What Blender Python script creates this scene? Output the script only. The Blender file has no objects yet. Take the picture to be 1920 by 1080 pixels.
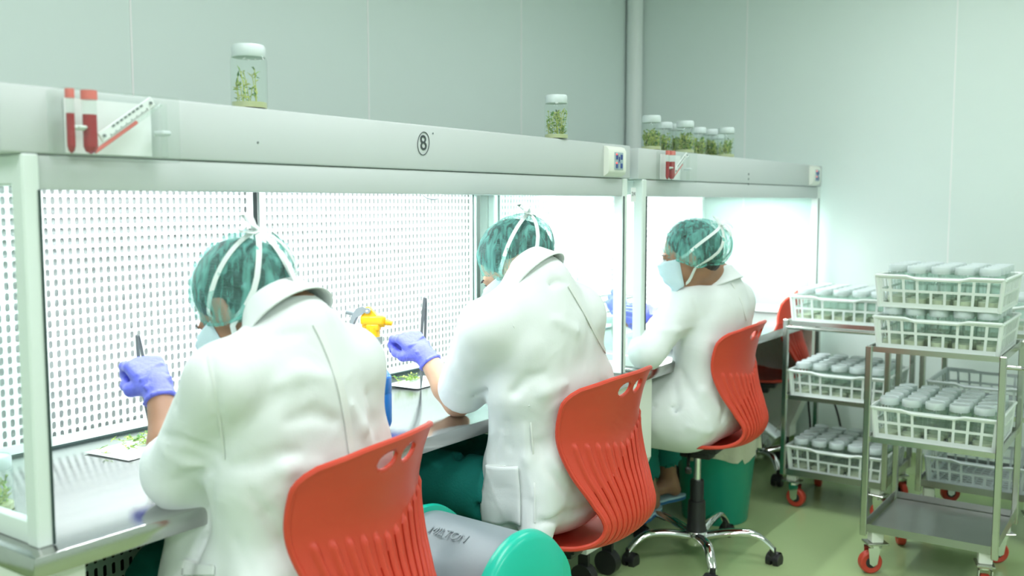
import bpy, bmesh, math, random
import numpy as np
from mathutils import Vector, Matrix, Euler
S = bpy.context.scene
COL = S.collection
PI = math.pi
random.seed(7)
rng = np.random.default_rng(5)

# ------------------------------------------------------------------ camera
FPX = 1808.0
PIT, YAW = 0.0885, 0.6115
CAM = Vector((-0.8575, -1.5453, 1.3575))
cF = Vector((math.cos(PIT) * math.cos(YAW), math.cos(PIT) * math.sin(YAW), -math.sin(PIT)))
cR = Vector((math.sin(YAW), -math.cos(YAW), 0))
cU = cR.cross(cF)
cam = bpy.data.cameras.new('camera')
cam.sensor_width = 36
cam.lens = FPX * 36 / 1920
cam.clip_start = 0.05
cam.dof.use_dof = True
cam.dof.focus_distance = 2.55
cam.dof.aperture_fstop = 2.8
camo = bpy.data.objects.new('camera', cam)
COL.objects.link(camo)
camo.matrix_world = Matrix(((cR.x, cU.x, -cF.x, CAM.x), (cR.y, cU.y, -cF.y, CAM.y), (cR.z, cU.z, -cF.z, CAM.z), (0, 0, 0, 1)))
S.camera = camo

def at(u, v, x=None, y=None, z=None):
    """world point seen at a spot of the photograph, on the plane x=, y= or z= (used for measuring)"""
    D = cF + cR * ((u - 960) / FPX) - cU * ((v - 540) / FPX)
    if x is not None: t = (x - CAM.x) / D.x
    elif y is not None: t = (y - CAM.y) / D.y
    else: t = (z - CAM.z) / D.z
    return CAM + D * t

# ------------------------------------------------------------------ exposure, world, lights
S.view_settings.view_transform = 'Standard'
S.view_settings.look = 'None'
S.view_settings.gamma = 1
S.view_settings.use_curve_mapping = False
S.cycles.transparent_max_bounces = 24
S.view_settings.exposure = 0.0
w = bpy.data.worlds.new('world'); S.world = w; w.use_nodes = True
w.node_tree.nodes['Background'].inputs[0].default_value = (0.55, 0.65, 0.6, 1)
w.node_tree.nodes['Background'].inputs[1].default_value = 0.3

def area(name, loc, sx, sy, power, color, target=None, spread=180):
    l = bpy.data.lights.new(name, 'AREA'); l.shape = 'RECTANGLE'; l.size = sx; l.size_y = sy
    l.energy = power; l.color = color; l.spread = math.radians(spread)
    o = bpy.data.objects.new(name, l); COL.objects.link(o); o.location = loc
    if target is not None:
        d = Vector(target) - Vector(loc)
        o.rotation_euler = d.to_track_quat('-Z', 'Y').to_euler()
    return o
CEIL = 2.75
ROOM = (-3.0, 4.22, -4.2, 1.165)
CEIL_LIGHTS = [(-1.6, -0.7), (-1.6, -2.8), (0.6, -0.7), (0.6, -2.8), (2.8, -0.7), (2.8, -2.8)]
LAMP = (1.02, 0.965, 1.06)
for (x, y) in CEIL_LIGHTS:
    area('ceiling_lamp_light', (x, y, CEIL - 0.06), 1.15, 0.55, {-1.6: 22.0, 0.6: 15.5, 2.8: 9.5}[x], LAMP)
# the fluorescent tubes under the hoods of the two cabinets
TUBE = (0.93, 0.98, 1.0)
for (xa, xb, pw) in ((0.0, 1.99, 16.5), (2.16, 4.05, 26.0)):
    area('hood_tube_light', ((xa + xb) / 2, 0.10, 1.418), xb - xa - 0.2, 0.035, pw * 1.0, TUBE, ((xa + xb) / 2, 0.42, 1.05))
    area('hood_tube_light', ((xa + xb) / 2, 0.34, 1.418), xb - xa - 0.2, 0.035, pw * 0.8, TUBE, ((xa + xb) / 2, 0.40, 1.0))

# ------------------------------------------------------------------ materials
def lin(r, g, b):
    f = lambda c: (c / 255 / 12.92) if c / 255 <= .04045 else ((c / 255 + .055) / 1.055) ** 2.4
    return (f(r), f(g), f(b), 1)
def mat(name, color, rough=0.5, metal=0.0, var=0.06, vscale=6.0, bump=0.0, bscale=200.0, spec=0.5, coat=0.0, aniso=None, sheen=0.0, emit=None, estr=0.0, trans=0.0, subs=0.0):
    m = bpy.data.materials.new(name); m.use_nodes = True
    nt = m.node_tree; N = nt.nodes; L = nt.links
    b = N['Principled BSDF']
    b.inputs['Roughness'].default_value = rough; b.inputs['Metallic'].default_value = metal
    b.inputs['Specular IOR Level'].default_value = spec
    b.inputs['Coat Weight'].default_value = coat
    b.inputs['Sheen Weight'].default_value = sheen
    if trans: b.inputs['Transmission Weight'].default_value = trans
    if subs:
        b.inputs['Subsurface Weight'].default_value = subs; b.inputs['Subsurface Radius'].default_value = (.02, .01, .006)
        b.inputs['Subsurface Scale'].default_value = 0.3
    tc = N.new('ShaderNodeTexCoord')
    mp = N.new('ShaderNodeMapping'); L.new(tc.outputs['Object'], mp.inputs[0])
    if aniso: mp.inputs['Scale'].default_value = aniso
    no = N.new('ShaderNodeTexNoise'); no.inputs['Scale'].default_value = vscale; no.inputs['Detail'].default_value = 4
    L.new(mp.outputs[0], no.inputs['Vector'])
    mx = N.new('ShaderNodeMix'); mx.data_type = 'RGBA'
    c = color if len(color) == 4 else (*color, 1)
    mx.inputs[6].default_value = tuple(max(0, k * (1 - var)) for k in c[:3]) + (1,)
    mx.inputs[7].default_value = tuple(min(1, k * (1 + var)) for k in c[:3]) + (1,)
    L.new(no.outputs['Fac'], mx.inputs[0]); L.new(mx.outputs[2], b.inputs['Base Color'])
    if bump:
        n2 = N.new('ShaderNodeTexNoise'); n2.inputs['Scale'].default_value = bscale; n2.inputs['Detail'].default_value = 3
        L.new(mp.outputs[0], n2.inputs['Vector'])
        bp = N.new('ShaderNodeBump'); bp.inputs['Strength'].default_value = bump; bp.inputs['Distance'].default_value = 0.01
        L.new(n2.outputs['Fac'], bp.inputs['Height']); L.new(bp.outputs[0], b.inputs['Normal'])
    if emit: b.inputs['Emission Color'].default_value = (*emit, 1); b.inputs['Emission Strength'].default_value = estr
    return m
def glassy(name, tint, opac, rough=0.03, milk=(0.9, 0.95, 0.93, 1)):
    """clear sheet: transparent with a fresnel reflection and a little milkiness"""
    m = bpy.data.materials.new(name); m.use_nodes = True
    nt = m.node_tree; N = nt.nodes; L = nt.links; N.clear()
    out = N.new('ShaderNodeOutputMaterial'); tr = N.new('ShaderNodeBsdfTransparent'); gl = N.new('ShaderNodeBsdfGlossy')
    df = N.new('ShaderNodeBsdfDiffuse'); df.inputs[0].default_value = milk
    tr.inputs[0].default_value = tint; gl.inputs['Roughness'].default_value = rough
    f0 = N.new('ShaderNodeFresnel'); f0.inputs[0].default_value = 1.45
    ge = N.new('ShaderNodeNewGeometry'); iv = N.new('ShaderNodeMath'); iv.operation = 'SUBTRACT'; iv.inputs[0].default_value = 1; L.new(ge.outputs['Backfacing'], iv.inputs[1])
    fr = N.new('ShaderNodeMath'); fr.operation = 'MULTIPLY'; L.new(f0.outputs[0], fr.inputs[0]); L.new(iv.outputs[0], fr.inputs[1])
    m1 = N.new('ShaderNodeMixShader'); m2 = N.new('ShaderNodeMixShader')
    no = N.new('ShaderNodeTexNoise'); no.inputs['Scale'].default_value = 9
    mr = N.new('ShaderNodeMapRange'); mr.inputs[3].default_value = opac * .6; mr.inputs[4].default_value = opac * 1.4
    L.new(no.outputs['Fac'], mr.inputs[0]); L.new(mr.outputs[0], m1.inputs[0])
    L.new(tr.outputs[0], m1.inputs[1]); L.new(df.outputs[0], m1.inputs[2])
    L.new(fr.outputs[0], m2.inputs[0]); L.new(m1.outputs[0], m2.inputs[1]); L.new(gl.outputs[0], m2.inputs[2])
    L.new(m2.outputs[0], out.inputs[0])
    return m
def slots(name, color, px, pz, ax, w_, h_):
    """sheet metal punched with rows of upright slots (holes are see-through)"""
    m = mat(name, color, rough=0.45, var=0.03)
    nt = m.node_tree; N = nt.nodes; L = nt.links; b = N['Principled BSDF']; out = N['Material Output']
    tc = N.new('ShaderNodeTexCoord'); sp = N.new('ShaderNodeSeparateXYZ'); L.new(tc.outputs['Object'], sp.inputs[0])
    def math_(op, a, bb=None):
        n = N.new('ShaderNodeMath'); n.operation = op
        for i, q in enumerate((a, bb)):
            if q is None: continue
            if isinstance(q, (int, float)): n.inputs[i].default_value = q
            else: L.new(q, n.inputs[i])
        return n.outputs[0]
    def cell(o, p):
        a = math_('DIVIDE', o, p); fr = math_('FRACT', a); return math_('MULTIPLY', math_('SUBTRACT', fr, 0.5), p)
    cx = cell(sp.outputs[ax], px); cz = cell(sp.outputs[2], pz)
    az = math_('MAXIMUM', math_('SUBTRACT', math_('ABSOLUTE', cz), h_ / 2 - w_ / 2), 0.0)
    d = math_('SQRT', math_('ADD', math_('MULTIPLY', cx, cx), math_('MULTIPLY', az, az)))
    hole = math_('LESS_THAN', d, w_ / 2)
    tr = N.new('ShaderNodeBsdfTransparent'); ms = N.new('ShaderNodeMixShader')
    L.new(hole, ms.inputs[0]); L.new(b.outputs[0], ms.inputs[1]); L.new(tr.outputs[0], ms.inputs[2]); L.new(ms.outputs[0], out.inputs[0])
    return m

M = {}
M['wall'] = mat('wall_panel', (0.77, 0.88, 0.84), 0.5, var=0.02, vscale=1.2)
M['seam'] = mat('panel_joint', (0.93, 0.96, 0.94), 0.5)
M['pipe'] = mat('white_pipe', (0.86, 0.92, 0.90), 0.35, var=.02)
M['ceil'] = mat('ceiling_white', (0.75, 0.80, 0.77), 0.7)
M['floor'] = mat('green_epoxy', (0.37, 0.50, 0.24), 0.22, var=0.07, vscale=2.5, bump=0.02, bscale=18)
M['hood'] = mat('powder_coat', (0.555, 0.61, 0.60), 0.32, var=0.035, vscale=3.5)
M['hood2'] = mat('powder_coat_side', (0.62, 0.70, 0.65), 0.35, var=0.04, vscale=5)
M['cream'] = mat('cream_plastic', (0.80, 0.85, 0.76), 0.35, var=.02)
M['frame'] = mat('frame_white', (0.74, 0.84, 0.79), 0.28, var=.02)
M['steel'] = mat('brushed_steel', (0.50, 0.50, 0.49), 0.13, 1.0, var=0.10, vscale=3, bump=0.03, bscale=60, aniso=(1, 12, 12))
M['steel2'] = mat('trolley_steel', (0.55, 0.56, 0.52), 0.24, 1.0, var=0.10, vscale=8)
M['tray'] = mat('tray_steel', (0.42, 0.43, 0.42), 0.28, 1.0, var=0.12, vscale=6)
M['chrome'] = mat('chrome', (0.82, 0.83, 0.83), 0.07, 1.0, var=0.02)
M['black'] = mat('black_plastic', (0.018, 0.019, 0.020), 0.42)
M['gasket'] = mat('black_gasket', (0.03, 0.06, 0.055), 0.5)
M['red'] = mat('red_shell', (0.64, 0.060, 0.030), 0.36, var=0.05, vscale=9, bump=0.02, bscale=420)
M['redwheel'] = mat('red_rubber', (0.55, 0.055, 0.03), 0.45)
def cloth(name, color):
    m = mat(name, color, 0.85, var=0.015, vscale=20, spec=.15)
    nt = m.node_tree; N = nt.nodes; L = nt.links; tc = N.new('ShaderNodeTexCoord'); prev = None
    for sc, st, di, dist in ((5.5, (1, 1, .45), .55, .030), (13, (1, .6, 1), .30, .012), (260, (1, 1, 1), .10, .002)):
        mp = N.new('ShaderNodeMapping'); mp.inputs['Scale'].default_value = st; mp.inputs['Rotation'].default_value = (.4, .3, .5); L.new(tc.outputs['Object'], mp.inputs[0])
        no = N.new('ShaderNodeTexNoise'); no.inputs['Scale'].default_value = sc; no.inputs['Detail'].default_value = 1.5; no.inputs['Distortion'].default_value = .8
        L.new(mp.outputs[0], no.inputs['Vector']); b = N.new('ShaderNodeBump'); b.inputs['Strength'].default_value = di; b.inputs['Distance'].default_value = dist
        L.new(no.outputs['Fac'], b.inputs['Height'])
        if prev: L.new(prev, b.inputs['Normal'])
        prev = b.outputs[0]
    L.new(prev, N['Principled BSDF'].inputs['Normal']); return m
M['coat'] = cloth('white_cotton', (0.76, 0.815, 0.80)) if True else mat('white_cotton', (0.76, 0.815, 0.785), 0.85, var=0.018, vscale=20, bump=0.05, bscale=240, spec=.15)
M['coat2'] = mat('white_cotton_band', (0.76, 0.81, 0.78), 0.85, var=0.02, vscale=40, spec=.15)
M['teal'] = mat('teal_trousers', (0.010, 0.19, 0.16), 0.8, var=.15, vscale=12, bump=.1, bscale=160, spec=.2)
M['skin'] = mat('skin', (0.36, 0.19, 0.115), 0.5, var=.06, vscale=25, subs=.15)
M['skin2'] = mat('skin_light', (0.56, 0.35, 0.23), 0.5, var=.05, vscale=25, subs=.15)
M['hair'] = mat('black_hair', (0.013, 0.011, 0.010), 0.45, var=.4, vscale=90, bump=.5, bscale=60, aniso=(1, 1, 5))
M['glove'] = mat('blue_nitrile', (0.14, 0.16, 0.72), 0.42, var=.06, vscale=30, bump=.25, bscale=90)
M['mask'] = mat('mask_blue', (0.56, 0.72, 0.77), 0.8, var=.03, bump=.1, bscale=200)
M['tie'] = mat('mask_tie', (0.80, 0.88, 0.86), 0.8, var=.03)
M['eye'] = mat('eye_white', (0.8, 0.8, 0.78), 0.2)
M['iris'] = mat('iris_brown', (0.03, 0.015, 0.01), 0.2)
M['binteal'] = mat('teal_plastic', (0.010, 0.52, 0.37), 0.28, var=.04)
M['binteal2'] = mat('dark_teal_plastic', (0.008, 0.36, 0.25), 0.35, var=.04)
M['bingrey'] = mat('grey_plastic', (0.215, 0.265, 0.285), 0.40, var=.05, bump=.02, bscale=120)
M['emboss'] = mat('grey_plastic_emboss', (0.165, 0.21, 0.225), 0.4)
M['bag'] = mat('bin_liner', (0.55, 0.58, 0.42), 0.45, var=.08, bump=.4, bscale=40)
M['crate'] = mat('crate_plastic', (0.80, 0.88, 0.84), 0.38, var=.03)
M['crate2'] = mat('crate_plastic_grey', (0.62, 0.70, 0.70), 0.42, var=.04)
M['lid'] = mat('translucent_lid', (0.64, 0.74, 0.73), 0.35, var=.04)
M['agar'] = mat('agar', (0.48, 0.52, 0.28), 0.35, var=.12, vscale=40)
M['agar2'] = mat('pale_agar', (0.56, 0.62, 0.44), 0.35, var=.12, vscale=40)
M['leaf'] = mat('plantlet_leaf', (0.23, 0.42, 0.06), 0.5, var=.35, vscale=60)
M['leafy'] = mat('plantlet_leaf_yellow', (0.50, 0.58, 0.13), 0.5, var=.3, vscale=60)
M['leafd'] = mat('plantlet_leaf_dark', (0.07, 0.22, 0.045), 0.5, var=.3, vscale=60)
M['bblue'] = mat('blue_bottle', (0.008, 0.14, 0.48), 0.25, var=.05)
M['byellow'] = mat('yellow_plastic', (0.95, 0.52, 0.01), 0.3, var=.04)
M['bgrey'] = mat('grey_nozzle', (0.30, 0.34, 0.36), 0.4, var=.04)
M['darksteel'] = mat('forceps_steel', (0.22, 0.235, 0.25), 0.38, 0.85, var=.05)
M['paper'] = mat('white_paper', (0.82, 0.87, 0.86), 0.6)
M['redfluid'] = mat('red_fluid', (0.33, 0.006, 0.012), 0.2)
M['redcap'] = mat('red_cap', (0.75, 0.16, 0.13), 0.4)
M['bluekey'] = mat('blue_key', (0.03, 0.07, 0.28), 0.4)
M['keypad'] = mat('keypad_grey', (0.36, 0.48, 0.52), 0.4)
M['led'] = mat('red_led', (0.8, 0.1, 0.1), 0.4, emit=(1, .08, .05), estr=1.6)
M['ink'] = mat('marker_ink', (0.05, 0.07, 0.07), 0.6)
M['inkgrey'] = mat('print_grey', (0.16, 0.20, 0.20), 0.6)
M['slipper'] = mat('blue_slipper', (0.02, 0.13, 0.30), 0.6, var=.05)
M['slipsole'] = mat('pale_blue_sole', (0.38, 0.60, 0.66), 0.6, var=.05)
M['filter'] = mat('filter_media', (0.64, 0.68, 0.67), 0.8, var=.10, vscale=3)
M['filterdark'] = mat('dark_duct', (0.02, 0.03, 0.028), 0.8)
M['panelmat'] = slots('perforated_white', (0.86, 0.90, 0.88), 0.0194, 0.0241, 0, 0.0098, 0.0178)
M['grille'] = slots('perforated_grey', (0.35, 0.48, 0.42), 0.0215, 0.0370, 0, 0.0095, 0.0270)
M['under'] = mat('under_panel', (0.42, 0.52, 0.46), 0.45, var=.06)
M['tubeglow'] = mat('fluorescent_tube', (0.9, 0.95, 1), 0.4, emit=(0.9, 0.97, 1), estr=8)
M['ledpanel'] = mat('ceiling_diffuser', (0.9, 0.95, 0.92), 0.4, emit=(0.9, 1, 0.95), estr=3)
M['glass'] = glassy('cabinet_glass', (0.93, 0.985, 0.97, 1), 0.025)
M['acryl'] = glassy('acrylic', (0.96, 0.98, 0.97, 1), 0.035)
M['jar'] = glassy('jar_glass', (0.94, 0.975, 0.96, 1), 0.05, rough=.06)
M['clearbox'] = glassy('clear_plastic', (0.9, 0.97, 0.96, 1), 0.22, rough=.1)
def cap_mat():
    m = bpy.data.materials.new('bouffant_fabric'); m.use_nodes = True
    nt = m.node_tree; N = nt.nodes; L = nt.links; N.clear()
    out = N.new('ShaderNodeOutputMaterial'); tr = N.new('ShaderNodeBsdfTransparent'); df = N.new('ShaderNodeBsdfPrincipled')
    df.inputs['Base Color'].default_value = (0.25, 0.70, 0.62, 1); df.inputs['Roughness'].default_value = .7
    tl = N.new('ShaderNodeBsdfTranslucent'); tl.inputs[0].default_value = (0.25, 0.70, 0.62, 1)
    tc = N.new('ShaderNodeTexCoord')
    no = N.new('ShaderNodeTexNoise'); no.inputs['Scale'].default_value = 55; no.inputs['Detail'].default_value = 5; no.inputs['Distortion'].default_value = .9
    mpp = N.new('ShaderNodeMapping'); mpp.inputs['Scale'].default_value = (1, 1, .22); mpp.inputs['Rotation'].default_value = (.5, .25, 0); L.new(tc.outputs['Object'], mpp.inputs[0]); L.new(mpp.outputs[0], no.inputs['Vector'])
    vr = N.new('ShaderNodeValToRGB'); vr.color_ramp.elements[0].position = .36; vr.color_ramp.elements[0].color = (.16, .16, .16, 1)
    vr.color_ramp.elements[1].position = .66; vr.color_ramp.elements[1].color = (.74, .74, .74, 1)
    L.new(no.outputs['Fac'], vr.inputs[0])
    bp = N.new('ShaderNodeBump'); bp.inputs['Strength'].default_value = .5; bp.inputs['Distance'].default_value = .004
    L.new(no.outputs['Fac'], bp.inputs['Height']); L.new(bp.outputs[0], df.inputs['Normal'])
    m0 = N.new('ShaderNodeMixShader'); m0.inputs[0].default_value = .3; L.new(df.outputs[0], m0.inputs[1]); L.new(tl.outputs[0], m0.inputs[2])
    m1 = N.new('ShaderNodeMixShader'); L.new(vr.outputs[0], m1.inputs[0]); L.new(tr.outputs[0], m1.inputs[1]); L.new(m0.outputs[0], m1.inputs[2])
    L.new(m1.outputs[0], out.inputs[0])
    return m
M['cap'] = cap_mat()

# ------------------------------------------------------------------ mesh helpers
class MB:
    def __init__(s): s.v = []; s.f = []; s.m = []
    def add(s, vs, fs, mi=0):
        n = len(s.v); s.v += [tuple(p) for p in vs]
        for q in fs: s.f.append(tuple(i + n for i in q)); s.m.append(mi)
        return s
    def box(s, x0, x1, y0, y1, z0, z1, mi=0):
        vs = [(x, y, z) for x in (x0, x1) for y in (y0, y1) for z in (z0, z1)]
        return s.add(vs, [(0, 1, 3, 2), (4, 6, 7, 5), (0, 4, 5, 1), (2, 3, 7, 6), (0, 2, 6, 4), (1, 5, 7, 3)], mi)
    def rbox(s, x0, x1, y0, y1, z0, z1, r=.005, seg=2, mi=0, mtx=None):
        bm = bmesh.new(); bmesh.ops.create_cube(bm, size=1)
        for v in bm.verts:
            v.co = Vector((x0 + (v.co.x + .5) * (x1 - x0), y0 + (v.co.y + .5) * (y1 - y0), z0 + (v.co.z + .5) * (z1 - z0)))
        bmesh.ops.bevel(bm, geom=bm.edges[:], offset=r, segments=seg, profile=.5, affect='EDGES')
        if mtx: bm.transform(mtx)
        bm.verts.index_update()
        s.add([v.co.copy() for v in bm.verts], [[v.index for v in f.verts] for f in bm.faces], mi); bm.free(); return s
    def cyl(s, p0, p1, r0, r1=None, n=20, cap=True, mi=0):
        r1 = r0 if r1 is None else r1
        p0 = Vector(p0); p1 = Vector(p1); d = (p1 - p0).normalized()
        a = d.orthogonal().normalized(); b = d.cross(a)
        vs = []
        for p, r in ((p0, r0), (p1, r1)):
            for i in range(n):
                t = 2 * PI * i / n; vs.append(p + (a * math.cos(t) + b * math.sin(t)) * r)
        fs = [(i, (i + 1) % n, n + (i + 1) % n, n + i) for i in range(n)]
        if cap: fs += [tuple(range(n - 1, -1, -1)), tuple(range(n, 2 * n))]
        return s.add(vs, fs, mi)
    def tube(s, pts, r, n=10, mi=0, closed=False, cap=True):
        pts = [Vector(p) for p in pts]; k = len(pts); rr = r if isinstance(r, (list, tuple)) else [r] * k
        vs = []; up = None
        for i, p in enumerate(pts):
            if closed: d = (pts[(i + 1) % k] - pts[i - 1]).normalized()
            else: d = (pts[min(i + 1, k - 1)] - pts[max(i - 1, 0)]).normalized()
            if up is None: up = d.orthogonal().normalized()
            up = (up - d * up.dot(d)).normalized(); b = d.cross(up)
            for j in range(n):
                t = 2 * PI * j / n; vs.append(p + (up * math.cos(t) + b * math.sin(t)) * rr[i])
        fs = []
        for i in range(k if closed else k - 1):
            i2 = (i + 1) % k
            for j in range(n): fs.append((i * n + j, i * n + (j + 1) % n, i2 * n + (j + 1) % n, i2 * n + j))
        if not closed and cap: fs += [tuple(range(n - 1, -1, -1)), tuple(range((k - 1) * n, k * n))]
        return s.add(vs, fs, mi)
    def lathe(s, prof, c=(0, 0, 0), n=28, mi=0, a0=0, a1=2 * PI, mtx=None):
        c = Vector(c); full = abs(a1 - a0 - 2 * PI) < 1e-6; k = n if full else n + 1; vs = []
        for (r, z) in prof:
            for j in range(k):
                t = a0 + (a1 - a0) * j / n; p = Vector((r * math.cos(t), r * math.sin(t), z))
                if mtx: p = mtx @ p
                vs.append(p + c)
        fs = []
        for i in range(len(prof) - 1):
            for j in range(n):
                j2 = (j + 1) % k; fs.append((i * k + j, i * k + j2, (i + 1) * k + j2, (i + 1) * k + j))
        return s.add(vs, fs, mi)
    def grid(s, fn, nu, nv, mi=0, flip=False):
        vs = [fn(i / nu, j / nv) for i in range(nu + 1) for j in range(nv + 1)]; k = nv + 1
        fs = [(i * k + j, (i + 1) * k + j, (i + 1) * k + j + 1, i * k + j + 1) for i in range(nu) for j in range(nv)]
        if flip: fs = [q[::-1] for q in fs]
        return s.add(vs, fs, mi)
    def prism(s, poly, axis, a, b, mi=0):
        """poly: 2D outline in the other two axes (x,y order), extruded along axis from a to b"""
        n = len(poly); vs = []
        for t in (a, b):
            for (p, q) in poly:
                vs.append({'x': (t, p, q), 'y': (p, t, q), 'z': (p, q, t)}[axis])
        fs = [(i, (i + 1) % n, n + (i + 1) % n, n + i) for i in range(n)] + [tuple(range(n - 1, -1, -1)), tuple(range(n, 2 * n))]
        return s.add(vs, fs, mi)
    def build(s, name, mats, parent=None, smooth=35, label=None, fix=True):
        me = bpy.data.meshes.new(name); me.from_pydata([tuple(p) for p in s.v], [], s.f)
        mats = mats if isinstance(mats, (list, tuple)) else [mats]
        for m_ in mats: me.materials.append(m_)
        me.polygons.foreach_set('material_index', s.m)
        if fix:
            bm = bmesh.new(); bm.from_mesh(me); bmesh.ops.recalc_face_normals(bm, faces=bm.faces); bm.to_mesh(me); bm.free()
        if smooth:
            me.shade_smooth()
            if smooth < 180: me.set_sharp_from_angle(angle=math.radians(smooth))
        me.update()
        o = bpy.data.objects.new(name, me); COL.objects.link(o)
        if parent:
            o.parent = parent
            if parent.type != 'EMPTY' or True: o.matrix_parent_inverse = Matrix()
        if label: o['label'] = label
        return o
def empty(name, label, cat, loc=(0, 0, 0), rz=0, group=None):
    o = bpy.data.objects.new(name, None); COL.objects.link(o); o.location = loc; o.rotation_euler = (0, 0, rz)
    o.empty_display_size = .05
    o['label'] = label; o['category'] = cat
    if group: o['group'] = group
    return o
def tag(o, label, cat, group=None):
    o['label'] = label; o['category'] = cat
    if group: o['group'] = group
    return o
def struct(o): o['kind'] = 'structure'; return o
def copy_tree(o, parent=None):
    c = o.copy(); COL.objects.link(c)
    if parent is not None: c.parent = parent
    for ch in list(o.children): copy_tree(ch, c)
    return c
def text_mesh(txt, size, depth, mtx, name, m, parent=None):
    cu = bpy.data.curves.new('t', 'FONT'); cu.body = txt; cu.size = size; cu.extrude = depth; cu.align_x = 'CENTER'; cu.align_y = 'CENTER'
    ob = bpy.data.objects.new('t', cu); COL.objects.link(ob)
    bpy.context.view_layer.update()
    me = bpy.data.meshes.new_from_object(ob.evaluated_get(bpy.context.evaluated_depsgraph_get()))
    bpy.data.objects.remove(ob); me.transform(mtx); me.materials.clear(); me.materials.append(m)
    o = bpy.data.objects.new(name, me); COL.objects.link(o)
    if parent: o.parent = parent
    return o
def interp(keys, t):
    """keys: list of (t, value...) -> smooth interpolation"""
    if t <= keys[0][0]: return keys[0][1:]
    for a, b in zip(keys, keys[1:]):
        if t <= b[0]:
            k = (t - a[0]) / (b[0] - a[0]); k = k * k * (3 - 2 * k)
            return tuple(p + (q - p) * k for p, q in zip(a[1:], b[1:]))
    return keys[-1][1:]
def catmull(pts, n=8, closed=False):
    P = [Vector(p) for p in pts]; out = []; k = len(P)
    for i in range(k if closed else k - 1):
        g = (lambda j: P[j % k]) if closed else (lambda j: P[max(0, min(k - 1, j))])
        a, b, c, d = g(i - 1), g(i), g(i + 1), g(i + 2)
        for j in range(n):
            t = j / n
            out.append(.5 * ((2 * b) + (c - a) * t + (2 * a - 5 * b + 4 * c - d) * t * t + (3 * b - a - 3 * c + d) * t ** 3))
    if not closed: out.append(P[-1].copy())
    return out

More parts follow.
